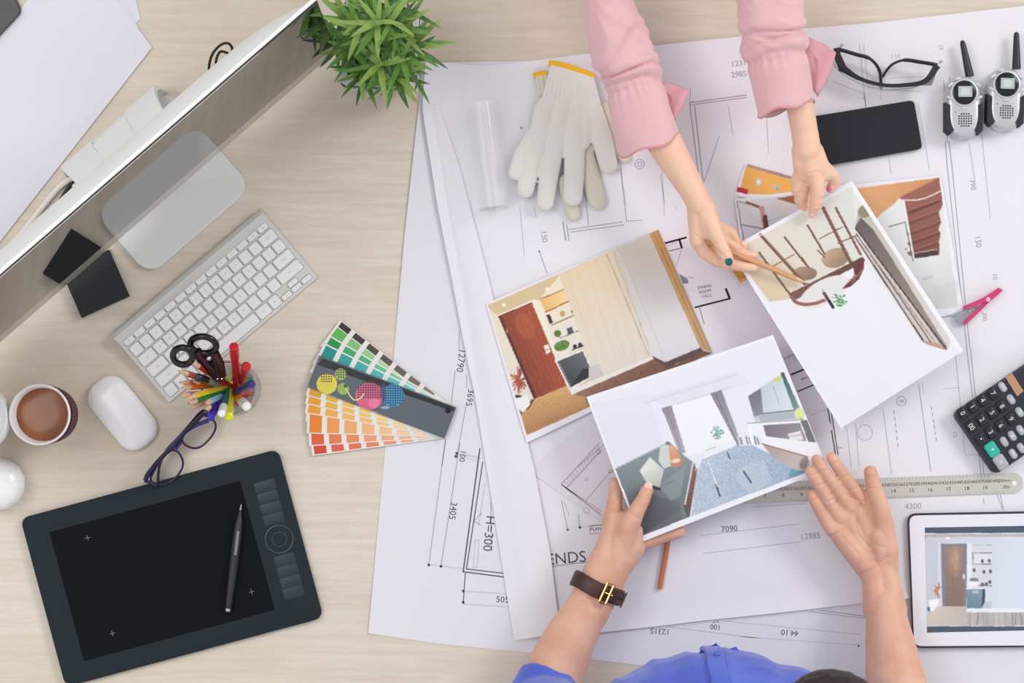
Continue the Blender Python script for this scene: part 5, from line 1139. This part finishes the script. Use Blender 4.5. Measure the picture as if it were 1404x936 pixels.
# ------------------------------------------------------------------ people
def skin(name, rgb, rgb2):
    m = mat(name, rgb, .5, sub=.12, var=(28, rgb2)); nt = m.node_tree; b = nt.nodes['Principled BSDF']
    tc = nt.nodes.new('ShaderNodeTexCoord'); n = nt.nodes.new('ShaderNodeTexNoise'); n.inputs['Scale'].default_value = 260; n.inputs['Detail'].default_value = 6
    mu = nt.nodes.new('ShaderNodeTexVoronoi'); mu.feature = 'DISTANCE_TO_EDGE'; mu.inputs['Scale'].default_value = 120
    bp = nt.nodes.new('ShaderNodeBump'); bp.inputs['Strength'].default_value = .25; bp.inputs['Distance'].default_value = .0006
    nt.links.new(tc.outputs['Object'], n.inputs['Vector']); nt.links.new(n.outputs['Fac'], bp.inputs['Height']); nt.links.new(bp.outputs['Normal'], b.inputs['Normal']); return m
SKM = skin('skin_man', (216, 162, 138), (226, 178, 154)); SKW = skin('skin_woman', (238, 200, 170), (240, 190, 168))
def wch(*pts): return ('c', [(*p[:3], p[3]) for p in pts])
def headprims(M, s=1.0, fem=False):
    f = lambda x, y, z: tuple(M @ Vector((x * s, y * s, z * s))); R3 = M.to_3x3().to_4x4()
    e = lambda c, r: ('e', f(*c), tuple(q * s for q in r), R3)
    c_ = lambda *pp: ('c', [(*f(*q[:3]), q[3] * s) for q in pp])
    return [e((0, 0, .02), (.074, .095, .096)), e((0, .026, -.05), (.056 if fem else .060, .060, .062)), e((0, .05, -.02), (.060, .045, .07)), c_((0, .094, .012, .008), (0, .106, -.018, .011), (0, .110, -.028, .012)),
            c_((-.012, .103, -.030, .007), (.012, .103, -.030, .007)), c_((-.040, .080, .022, .011), (0, .092, .020, .010), (.040, .080, .022, .011)), c_((-.022, .094, -.055, .007), (0, .101, -.053, .008), (.022, .094, -.055, .007)),
            e((0, .088, -.088), (.020, .018, .018)), e((-.077, -.008, -.012), (.010, .019, .031)), e((.077, -.008, -.012), (.010, .019, .031))]
def rotm(loc, rx=0, ry=0, rz=0): return Matrix.Translation(loc) @ Matrix.Rotation(rz, 4, 'Z') @ Matrix.Rotation(ry, 4, 'Y') @ Matrix.Rotation(rx, 4, 'X')
def fold(me, amp, sc=(1, 1, 1), freq=14, seed=0, where=None):
    n = len(me.vertices); co = np.empty(n * 3); me.vertices.foreach_get('co', co); no = np.empty(n * 3); me.vertices.foreach_get('normal', no)
    co = co.reshape(-1, 3); no = no.reshape(-1, 3); d = np.empty(n)
    for i in range(n):
        p = co[i]; q = Vector((p[0] * freq * sc[0] + seed, p[1] * freq * sc[1], p[2] * freq * sc[2])); a = mnoise.noise(q); d[i] = (1 - 2 * abs(a)) - .5 + .4 * mnoise.noise(q * 2.3)
    co = co + no * (d * amp)[:, None]; me.vertices.foreach_set('co', co.ravel()); me.update()
def crease(me, lines):
    n = len(me.vertices); co = np.empty(n * 3); me.vertices.foreach_get('co', co); no = np.empty(n * 3); me.vertices.foreach_get('normal', no)
    co = co.reshape(-1, 3); no = no.reshape(-1, 3); dd = np.zeros(n)
    for pts, dep, wd in lines:                       # pts (px,py,h): skin folds on the upward side
        cv = smooth_curve([tuple(P(*p)) for p in pts], 8) if len(pts) > 2 else [np.array(P(*p)) for p in pts]
        best = np.full(n, 9.0)
        for a, b in zip(cv, cv[1:]):
            d = (b - a)[:2]; t = np.clip(((co[:, :2] - a[:2]) @ d) / max(d @ d, 1e-9), 0, 1)
            q = a[None] + t[:, None] * (b - a)[None]; best = np.minimum(best, np.where(np.abs(co[:, 2] - q[:, 2]) < .03, np.linalg.norm(co[:, :2] - q[:, :2], axis=1), 9))
        dd += dep * np.exp(-(best / wd) ** 2) * (no[:, 2] > 0)
    co = co - no * dd[:, None]; me.vertices.foreach_set('co', co.ravel()); me.update()
def nail(parent, c, yaw, w_, l_, m_, pitch=0, roll=0, label=None):
    mb = MB(); M_ = Matrix.Rotation(math.radians(-yaw), 4, 'Z') @ Matrix.Rotation(pitch, 4, 'Y') @ Matrix.Rotation(roll, 4, 'X'); mb.sphere(P(*c), 1, 16, 10, (l_ / 2, w_ / 2, .0016), M_)
    return obj('fingernail', mb, m_, parent, label=label)
def face(parent, M, s=1.0, iris=(70, 45, 30)):
    for sx in (-1, 1):
        e_ = obj('eye', MB().sphere(M @ Vector((sx * .031 * s, .078 * s, .002 * s)), .0125 * s, 16, 10), colmat((236, 234, 232), .15), parent)
        obj('iris', MB().sphere(M @ Vector((sx * .031 * s, .0865 * s, .001 * s)), .0058 * s, 12, 8), colmat(iris, .1), e_)
        obj('eyebrow', MB().tube([M @ Vector((sx * .016 * s, .100 * s, .026 * s)), M @ Vector((sx * .032 * s, .098 * s, .031 * s)), M @ Vector((sx * .048 * s, .086 * s, .027 * s))], [.0025, .003, .0015], 8), colmat((34, 26, 22), .7), parent)
    obj('lips', MB().tube([M @ Vector((-.022 * s, .099 * s, -.055 * s)), M @ Vector((0, .1085 * s, -.053 * s)), M @ Vector((.022 * s, .099 * s, -.055 * s))], [.002, .0042, .002], 10), colmat((196, 112, 104), .4), parent)

# ---------------- man at the lower side
man = thing('person', 'person in a blue shirt and brown strap watch, holding the living room print', 'person', (.31, -.62, -.75))
HM = rotm((.440, -.396, .585), rx=-.70, ry=.10, rz=.85)
pr = [
 # arm with the watch
 wch((.145, -.44, .40, .050), (.120, -.41, .24, .045), (*P(748, 958, .088), .041)),
 ch((748, 958, .088, 41), (766, 908, .074, 40), (783, 872, .070, 36), (800, 842, .067, 31)),
 ch((793, 846, .066, 26), (813, 806, .065, 23.5), (828, 770, .063, 22)), ch((808, 842, .066, 26), (830, 806, .065, 22.5), (848, 768, .063, 22)),
 ch((828, 772, .062, 21), (838, 742, .060, 18), (842, 712, .056, 14.5)), ch((846, 768, .064, 21), (852, 742, .066, 19), (856, 716, .062, 16)), ch((852, 772, .060, 18), (866, 748, .062, 16), (866, 728, .064, 15)),
 ch((856, 776, .054, 13), (872, 754, .050, 12), (874, 738, .046, 11)),
 ch((853, 748, .068, 17), (862, 722, .075, 15), (873, 700, .0800, 11.6), (882, 684, .0790, 10.0), (887, 672, .0765, 9.0)), ch((868, 742, .064, 14), (870, 728, .068, 12)),
 ch((838, 718, .052, 14), (842, 694, .047, 11.5), (844, 674, .043, 9.8), (842, 662, .041, 8)),
 ch((850, 720, .048, 11), (872, 694, .043, 9), (897, 690, .040, 8)),
 ch((864, 742, .046, 14), (888, 740, .042, 12), (912, 733, .041, 10.5), (931, 729, .043, 9)),
 ch((862, 738, .040, 10), (890, 722, .036, 8.5), (915, 712, .036, 7.5)),
 # open palm arm
 wch((.475, -.46, .40, .050), (.545, -.44, .24, .045), (*P(1240, 985, .095), .043)),
 ch((1240, 985, .095, 43), (1228, 936, .080, 42), (1220, 880, .062, 34), (1213, 830, .050, 26)),
 ch((1205, 836, .050, 22), (1200, 800, .045, 18.5), (1196, 782, .042, 17)), ch((1222, 836, .050, 22), (1217, 800, .045, 18.5), (1213, 780, .042, 17)),
 ch((1193, 786, .040, 15), (1174, 760, .042, 16), (1156, 738, .043, 15), (1144, 722, .046, 12)), ch((1196, 780, .038, 15), (1176, 735, .040, 14), (1155, 698, .046, 11)),
 ch((1204, 778, .038, 15), (1188, 725, .041, 14), (1168, 684, .046, 11.5)), ch((1211, 775, .038, 15), (1200, 722, .042, 14), (1183, 680, .046, 11)),
 ch((1148, 726, .043, 12), (1166, 712, .041, 12.5), (1188, 696, .043, 12), (1204, 700, .047, 11)), ch((1164, 750, .042, 14), (1180, 740, .038, 14), (1204, 735, .042, 14)), ch((1180, 770, .041, 15), (1195, 762, .039, 15), (1212, 758, .043, 14)), ch((1160, 722, .040, 12.5), (1190, 718, .040, 13)),
 ch((1217, 778, .042, 15), (1217, 752, .046, 15), (1211, 718, .050, 14.5)), ch((1210, 770, .044, 14), (1205, 735, .049, 15)),
 ch((1140, 726, .048, 10), (1133, 716, .052, 9), (1121, 695, .059, 8.0), (1113, 678, .062, 7.4)),
 ch((1151, 710, .049, 10.3), (1143, 698, .054, 9), (1128, 673, .066, 8.5), (1116, 654, .073, 8.1), (1110.5, 646, .0745, 7.5)),
 ch((1164, 694, .049, 10.4), (1155.5, 681, .056, 9), (1138, 657, .069, 8.7), (1126, 640, .075, 8.3), (1119.5, 630, .0755, 7.6)),
 ch((1181, 686, .049, 10.3), (1173, 673, .055, 9), (1156, 650, .064, 8.6), (1143, 631, .069, 8.1), (1140, 627, .069, 7.6)),
 ch((1211, 718, .050, 14), (1206, 693, .056, 13), (1198, 666, .061, 11), (1193.5, 647, .061, 9.4)),
 # shoulders, chest, neck, head
 wch((.145, -.44, .40, .052), (.31, -.46, .415, .058), (.475, -.46, .40, .052)), wch((.31, -.45, .40, .058), (.31, -.44, .30, .06)),
 wch((.335, -.45, .45, .052), (.385, -.425, .52, .050)),
] + headprims(HM)
bm_ = organic(pr, .0015, 7, .5)
zq = lambda x, y, h: (1080 + x / 4.256, 600 + y / 4.256, h)
CRS = [([(270, 400, .06), (330, 330, .06), (420, 370, .06), (460, 370, .06)], .0012, .0016), ([(240, 580, .055), (330, 530, .055), (390, 440, .055), (430, 380, .06)], .0013, .0016),
       ([(430, 390, .06), (400, 460, .055), (410, 560, .055), (480, 640, .055)], .0014, .0018), ([(425, 800, .055), (500, 750, .055), (580, 690, .055)], .0016, .0014), ([(300, 560, .055), (360, 620, .055), (420, 690, .055)], .0007, .0014), ([(500, 620, .055), (560, 640, .055)], .0008, .0014)]
for pts in (((190, 440), (235, 425)), ((150, 370), (190, 350)), ((170, 280), (225, 260)), ((130, 225), (170, 205)), ((245, 330), (300, 300)), ((190, 200), (250, 175)), ((230, 375), (280, 355)), ((295, 250), (350, 215)), ((240, 165), (290, 140)), ((355, 310), (420, 290)), ((440, 230), (505, 225)), ((440, 300), (520, 290))):
    CRS.append(([zq(*p, .07) for p in pts], .0010, .0013))
CRS = [([zq(*p) if len(p) == 3 and p[0] < 700 else p for p in c_[0]], c_[1], c_[2]) for c_ in CRS]
z3 = lambda x, y, h: (800 + x / 4.68, 640 + y / 4.68, h)
for pts in (((345, 210), (425, 205)), ((350, 190), (430, 186)), ((300, 300), (355, 330)), ((240, 610), (262, 690))): CRS.append(([z3(*p, .08) for p in pts], .0009, .0013))
crease(bm_, CRS); obj('body', bm_, SKM, man, fixn=False, smooth=False)
face(man, HM)
hm = organic([('e', tuple(HM @ Vector((.004, -.024, .030))), (.081, .092, .096), HM.to_3x3().to_4x4()), ('e', tuple(HM @ Vector((.020, .012, .060))), (.060, .070, .052), HM.to_3x3().to_4x4())], .003, 3)
fold(hm, .0012, (3, 3, 3), 30); obj('hair', hm, mat('dark_hair', (40, 30, 26), .45, bump=(300, .5, .001)), man, fixn=False, smooth=False)
SHB = mat('blue_shirt', (72, 92, 194), .75, bump=(900, .2, .0003), var=(14, (88, 110, 208)), sheen=.3)
sh = organic([('e', (.315, -.417, .30), (.185, .125, .135)), ('e', (.31, -.50, .22), (.17, .13, .17)), ('e', (.31, -.53, .14), (.165, .125, .17)), ('e', (.31, -.60, .02), (.165, .12, .14)), ('e', (.31, -.47, .37), (.15, .085, .085)), wch((.315, -.458, .43, .068), (.33, -.452, .452, .062)), wch((.145, -.44, .405, .064), (.31, -.46, .42, .068), (.475, -.46, .405, .064)),
              wch((.145, -.44, .40, .062), (.118, -.41, .24, .056), (*P(746, 968, .09), .050)), ('t', [(*P(742, 985, .10), .050), (*P(748, 955, .088), .0495), (*P(758, 928, .079), .0455)]),
              wch((.475, -.46, .40, .062), (.547, -.44, .24, .057), (*P(1243, 1005, .10), .052))], .0028, 6)
fold(sh, .006, (1.4, .8, .4), 13, 3)
shirt = obj('shirt', sh, SHB, man, fixn=False, smooth=False)
def chest(x, ph, off=.0):
    ry = math.sqrt(max(0, 1 - ((x - .315) / .185) ** 2)); return Vector((x, -.417 + (.125 + off) * ry * math.cos(ph), .30 + (.135 + off) * ry * math.sin(ph)))
mb = MB(); rings = []
for i in range(16):
    ph = -.3 + i * .12; xx = .306 + .004 * i / 15 + .0012 * math.sin(i * 1.7)
    rings.append([chest(xx - .011, ph, .000), chest(xx - .011, ph, .0052), chest(xx + .011, ph, .0052), chest(xx + .011, ph, .000)])
mb.rings(rings); obj('placket', mb, SHB, shirt, angle=50)
for ph in (.35, .95): c_ = chest(.309, ph, .0058); obj('button', MB().sphere(c_, .0045, 12, 8, (1, 1, .6)), colmat((70, 96, 190), .3), shirt)
DBL = mat('collar_blue', (52, 70, 176), .75)
for q, z_, m_ in (([(955, 896), (982, 881), (990, 892), (984, 900)], .300, DBL), ([(986, 894), (1009, 886), (1013.5, 892), (1011, 901), (990, 904)], .303, SHB)):
    obj('collar_tip', MB().rings([[P(x, y, z) for x, y in q[::-1]] for z in (z_, z_ + .003)]), m_, shirt, smooth=False)
tr = organic([wch((.31, -.61, .0, .14), (.25, -.62, -.15, .095), (.22, -.60, -.40, .07), (.21, -.62, -.68, .055)), wch((.31, -.61, .0, .14), (.38, -.62, -.15, .095), (.41, -.60, -.40, .07), (.42, -.62, -.68, .055))], .006, 4)
obj('trousers', tr, mat('dark_trousers', (48, 52, 66), .85), man, fixn=False, smooth=False)
for x in (.21, .42): obj('shoe', organic([wch((x, -.63, -.705, .043), (x, -.52, -.713, .036)), wch((x, -.62, -.68, .05), (x, -.62, -.70, .045))], .005, 3, .5, Matrix.Translation((0, 0, 0))), mat('brown_shoe', (86, 56, 40), .4), man, fixn=False, smooth=False)
nail(man, (889, 666, .0826), -60, .0115, .012, mat('nail_natural', (240, 198, 184), .3), .15)
# wristwatch
wc = P(819, 806, .065); ax = Vector((.408, .913, 0)).normalized(); sd = Vector((.913, -.408, 0)); up = Vector((0, 0, 1))
def wr(a_, rr_, t): return wc + sd * (.0345 + rr_) * math.cos(a_) + up * (.0268 + rr_) * math.sin(a_) + ax * t
mb = MB(); rings = []
for k_ in range(48):
    a_ = 6.28318 * k_ / 48; wv = .0010 * math.sin(3 * a_); rings.append([wr(a_, 0, -.0105 + wv), wr(a_, .0024, -.0112 + wv), wr(a_, .0036, -.008 + wv), wr(a_, .0036, .008 + wv), wr(a_, .0024, .0112 + wv), wr(a_, 0, .0105 + wv)])
rings.append(rings[0]); mb.rings(rings, False, False)
ww = obj('wristwatch', mb, mat('brown_leather', (72, 44, 40), .42, bump=(260, .6, .0006)), man, angle=35, label='dark brown leather strap watch')
a0 = math.radians(72); GOLD = mat('gold_metal', (224, 176, 112), .25, 1.0); pts = [wr(a0 + da, .0062, t) for da, t in ((.12, -.014), (.12, .014), (-.12, .014), (-.12, -.014), (.12, -.014))]
obj('buckle', MB().tube(pts, .0025, 8), GOLD, ww); obj('buckle_pin', MB().tube([wr(a0 + .12, .0070, 0), wr(a0 - .22, .0066, 0)], .0011, 8), GOLD, ww)
mb = MB(); rings = [[wr(a_, .0036, -.0085), wr(a_, .0060, -.0085), wr(a_, .0060, .0085), wr(a_, .0036, .0085)] for a_ in [a0 - .1 - i * .1 for i in range(9)]]; obj('strap_end', MB().rings(rings), MATS['brown_leather'], ww, angle=35)
for i in range(3): obj('strap_hole', MB().sphere(wr(a0 - .34 - i * .18, .0062, 0), .0013, 8, 6), colmat((20, 14, 12), .6), ww)
rings = [[wr(a_, .0060, -.0112), wr(a_, .0075, -.0112), wr(a_, .0075, .0112), wr(a_, .0060, .0112)] for a_ in [a0 - .86 - i * .07 for i in range(3)]]; obj('strap_keeper', MB().rings(rings), MATS['brown_leather'], ww)
q_ = wr(-math.pi / 2, .001, 0); obj('watch_case', MB().lathe([(.001, 0), (.019, 0), (.0195, -.004), (.0175, -.0085), (.001, -.0088)], tuple(q_), 36), mat('chrome', (200, 200, 205), .15, 1.0), ww)

# ---------------- woman at the upper side
wom = thing('person', 'person with pink flared sleeves and green nail holding the dining room print', 'person', (.30, .88, -.75))
HW = rotm((.30, .80, .66), rx=-.55, rz=math.pi)
pr = [
 wch((.135, .87, .45, .042), (.145, .80, .30, .038), (*P(815, -120, .175), .034)), ch((815, -120, .175, 34), (832, 0, .140, 26), (866, 100, .118, 26), (908, 190, .104, 25), (930, 228, .099, 21.5), (948, 258, .096, 18.5), (960, 282, .094, 17)),
 ch((957, 286, .090, 15.5), (957, 312, .086, 13.5), (957, 330, .084, 11.5)), ch((966, 286, .094, 15.5), (970, 305, .093, 14.5), (976, 318, .093, 12.5)), ch((966, 290, .084, 14), (966, 318, .080, 12)), ch((972, 292, .080, 12), (978, 310, .072, 10)),
 ch((972, 300, .097, 13), (981, 320, .1005, 10.6), (990, 339, .1005, 9.2), (997, 353, .0985, 8.3), (999.5, 359, .0975, 7.4)),
 ch((956, 328, .082, 11.2), (966, 346, .079, 9.6), (983, 358, .077, 8.7), (1006, 363, .0735, 7.9), (1024, 366, .0715, 7.2), (1033, 366.5, .0712, 6.6)),
 ch((962, 322, .076, 10), (982, 342, .070, 8.4), (1008, 350, .0672, 7.4), (1032, 350, .0668, 7.0)),
 ch((972, 312, .072, 9), (995, 332, .068, 8.2), (1010, 340, .0675, 7.4), (1019, 336, .0675, 6.6)),
 ch((974, 306, .066, 9.5), (990, 314, .046, 8.6), (1003, 320, .042, 7.8), (1010, 334, .044, 7.2)), ch((980, 312, .058, 9), (996, 326, .042, 8), (1016, 352, .043, 7)),
 # second arm
 wch((.465, .87, .45, .042), (.43, .80, .30, .038), (*P(1048, -110, .175), .034)), ch((1048, -110, .175, 34), (1058, 0, .14, 30), (1080, 90, .12, 24), (1097, 145, .108, 19), (1103, 180, .100, 18.5), (1107, 205, .096, 19)),
 ch((1100, 206, .092, 15), (1100, 228, .086, 13), (1101, 240, .082, 11)), ch((1108, 206, .094, 17), (1112, 232, .090, 14.5)), ch((1116, 208, .092, 14), (1125, 228, .088, 12.5), (1130, 238, .084, 11)),
 ch((1114, 232, .089, 12.5), (1120, 250, .088, 10.2), (1121, 264, .086, 9.4), (1118, 280, .080, 8.4), (1114.5, 291, .0715, 6.9)),
 ch((1101, 232, .084, 10), (1092.5, 246, .074, 8.8), (1097, 259, .062, 8.2), (1106, 262, .052, 7.5)),
 ch((1102, 240, .080, 10), (1093, 260, .071, 9), (1100, 273, .060, 8.2), (1112, 272, .050, 7.4)),
 ch((1104, 248, .076, 9.5), (1097, 274, .064, 8.4), (1103, 284, .0545, 7.4), (1114, 280, .047, 7)),
 ch((1126, 228, .088, 11.5), (1141, 240, .078, 9.4), (1145, 249, .070, 8.4), (1139, 258, .0665, 7)),
 wch((.135, .87, .45, .044), (.30, .88, .465, .050), (.465, .87, .45, .044)), wch((.30, .89, .44, .06), (.30, .90, .34, .08)), wch((.30, .875, .48, .044), (.30, .835, .57, .043)),
] + headprims(HW, .95, True)
bw_ = organic(pr, .0014, 6, .5)
zw = lambda x, y, h: (900 + x / 3.9, 160 + y / 3.9, h); CRS = []
for pts in (((205, 640), (260, 660), (300, 700), (360, 760)), ((735, 290), (770, 340), (830, 390)), ((750, 410), (790, 400), (830, 405)), ((745, 470), (790, 450), (825, 462)), ((810, 310), (850, 300), (880, 318)), ((300, 690), (330, 665)), ((340, 745), (375, 730)), ((820, 480), (880, 478)), ((1, 1), (2, 2))):
    CRS.append(([zw(*p, .085) for p in pts], .0010, .0013))
crease(bw_, CRS); obj('body', bw_, SKW, wom, fixn=False, smooth=False)
face(wom, HW, .95)
hw = organic([('e', tuple(HW @ Vector((0, -.016, .032))), (.084, .096, .098), HW.to_3x3().to_4x4()), wch((*(HW @ Vector((0, -.09, .03))), .045), (.30, .94, .60, .04), (.30, .96, .46, .03), (.30, .96, .34, .012))], .003, 3)
fold(hw, .004, (3, 3, .8), 30); obj('hair', hw, mat('brown_hair', (62, 40, 30), .45, bump=(500, .8, .002)), wom, fixn=False, smooth=False)
PINK = mat('pink_blouse', (226, 180, 185), .7, bump=(1200, .12, .0003), sheen=.4)
bs = organic([('e', (.30, .885, .36), (.155, .105, .14)), ('e', (.30, .90, .20), (.13, .10, .16)), ('e', (.30, .90, .04), (.155, .115, .12)), wch((.135, .87, .455, .054), (.30, .88, .455, .056), (.465, .87, .455, .054))], .0035, 6)
fold(bs, .006, (1, 1, .5), 16); blouse = obj('blouse', bs, PINK, wom, fixn=False, smooth=False)
def sleeve(secs, gather, seed, ph0, CR):
    cv = smooth_curve(secs, 96); n = 96; rings = []; m_ = len(cv)
    for i, s_ in enumerate(cv):
        a = P(s_[0], s_[1], s_[2]); b = P(*cv[min(i + 1, m_ - 1)][:3]); c = P(*cv[max(i - 1, 0)][:3]); t = (b - c).normalized(); sd_ = t.cross(Vector((0, 0, 1))).normalized(); u_ = sd_.cross(t).normalized()
        w_ = s_[3] * S; hh = s_[4]; g = (i / (m_ - 1) - gather); ring = []
        puff = 1 + .10 * math.exp(-((g + .06) / .045) ** 2) - .07 * math.exp(-(g / .018) ** 2)
        for k_ in range(n):
            th = 6.28318 * k_ / n
            d_ = .05 * math.sin(3 * th + ph0 + 9 * g) + .035 * mnoise.noise(Vector((math.cos(th) * 1.6 + seed, math.sin(th) * 1.6, g * 9)))
            if g < 0: d_ += .10 * (1 - 2 * abs(mnoise.noise(Vector((math.cos(th) * 1.1 + g * 5, math.sin(th) * 1.1 + seed, g * 8 + math.sin(th + ph0) * 1.2))))) * min(1, -g * 9) - .04
            d_ += .040 * math.sin(22 * th + 2 * math.sin(3 * th)) * math.exp(-abs(g) / .028)
            d_ += .010 * math.sin(9 * th + seed) * max(0, g) * 2
            for g0, kk, ww, am in CR:
                uu = g - g0 - kk * math.cos(th) - .02 * math.sin(2 * th + ph0)
                d_ += am * (.15 * math.exp(-((uu + .045) / .04) ** 2) - .17 * math.exp(-(uu / .011) ** 2)) * (.35 + .65 * max(0, math.sin(th)))
            lim = 1 + d_
            off = (.006 * math.sin(th * 1 + ph0) + .003 * math.sin(4 * th)) * (1 if i > m_ - 3 else 0)
            ring.append(a + sd_ * w_ * puff * lim * math.cos(th) + u_ * hh * puff * lim * math.sin(th) + t * off)
        rings.append(ring)
    o = obj('sleeve', MB().rings(rings, False, False), PINK, blouse, angle=85, solid=.0014)
    hem = rings[-2]; obj('hem', MB().tube(rings[-1] + [rings[-1][0]], .0011, 8, False), mat('pink_hem', (214, 150, 152), .7), o); return o
sleeve([(801, -388, .44, 56, .054), (804, -270, .31, 52, .050), (816, -115, .188, 45, .044), (827, -40, .152, 36, .036), (832, 0, .142, 33, .033), (838, 32, .136, 36, .034), (849, 62, .130, 40, .034), (857, 84, .124, 38, .032), (863, 98, .120, 34, .030), (872, 125, .115, 38, .029), (883, 165, .110, 41, .028), (892, 197, .106, 42.5, .028)], .80, 2.0, .6, ((-.03, -.045, 1, 1.3), (-.11, -.055, 1, 1.3), (-.24, .06, 1, .8)))
sleeve([(1166, -388, .44, 56, .054), (1108, -270, .31, 52, .050), (1050, -115, .188, 47, .044), (1050, -40, .152, 44, .036), (1053, 0, .144, 42, .034), (1057, 26, .138, 41, .033), (1061, 47, .131, 39, .031), (1066, 75, .126, 40.5, .029), (1072, 112, .120, 39, .028), (1077, 150, .114, 38, .027)], .795, 7.0, 2.2, ((-.02, .012, 1, .7), (-.10, .03, 1, .6), (-.17, -.03, 1, .9)))
for q, z_ in (([(895, 108), (907, 111), (926, 115), (945, 123), (937, 146), (925, 167), (908, 150)], .094), ([(1098, 46), (1112, 52), (1130, 60), (1146.5, 72), (1138, 104), (1121, 133), (1106, 110)], .104)):
    n = len(q); cen = (sum(p_[0] for p_ in q) / n, sum(p_[1] for p_ in q) / n); mb = MB(); vs = [P(*cen, z_ + .006)]; K = 6
    for r_ in range(1, K + 1):
        f_r = r_ / K
        for j in range(n * 4):
            a_ = Vector(q[j // 4]).lerp(Vector(q[(j // 4 + 1) % n]), (j % 4) / 4); x = cen[0] + (a_.x - cen[0]) * f_r; y = cen[1] + (a_.y - cen[1]) * f_r
            vs.append(P(x, y, z_ + .006 * math.cos(f_r * 1.3) + .0035 * math.sin((x * .9 + y * .5) * .16)))
    N_ = n * 4; fs = [(0, 1 + j, 1 + (j + 1) % N_) for j in range(N_)] + [(1 + (r_ - 1) * N_ + j, 1 + r_ * N_ + j, 1 + r_ * N_ + (j + 1) % N_, 1 + (r_ - 1) * N_ + (j + 1) % N_) for r_ in range(1, K) for j in range(N_)]
    mb.add(vs, fs); obj('cuff_flap', mb, mat('pink_inner', (214, 160, 168), .75), blouse, solid=.0012, angle=80)
obj('trousers', organic([wch((.30, .90, .0, .125), (.24, .90, -.15, .085), (.22, .89, -.40, .06), (.21, .90, -.69, .045)), wch((.30, .90, .0, .125), (.36, .90, -.15, .085), (.38, .89, -.40, .06), (.39, .90, -.69, .045))], .006, 4), mat('beige_trousers', (190, 178, 164), .85), wom, fixn=False, smooth=False)
for x in (.21, .39): obj('shoe', organic([wch((x, .91, -.712, .036), (x, .81, -.717, .031))], .005, 3), mat('white_shoe', (222, 220, 218), .4), wom, fixn=False, smooth=False)
nail(wom, (999.3, 358.3, .1048), 68, .0108, .0125, mat('green_polish', (10, 100, 104), .12), .12, 0, 'dark green painted nail')
nail(wom, (1137.5, 258.5, .0715), 125, .009, .010, mat('pink_polish', (226, 128, 160), .2), .5, 0, 'pink nail')
nail(wom, (1112.5, 296, .0745), 105, .0085, .0095, mat('nail_natural', (240, 198, 184), .3), .9)
nail(wom, (1020.5, 333.5, .0735), -60, .008, .009, MATS['nail_natural'], .5)
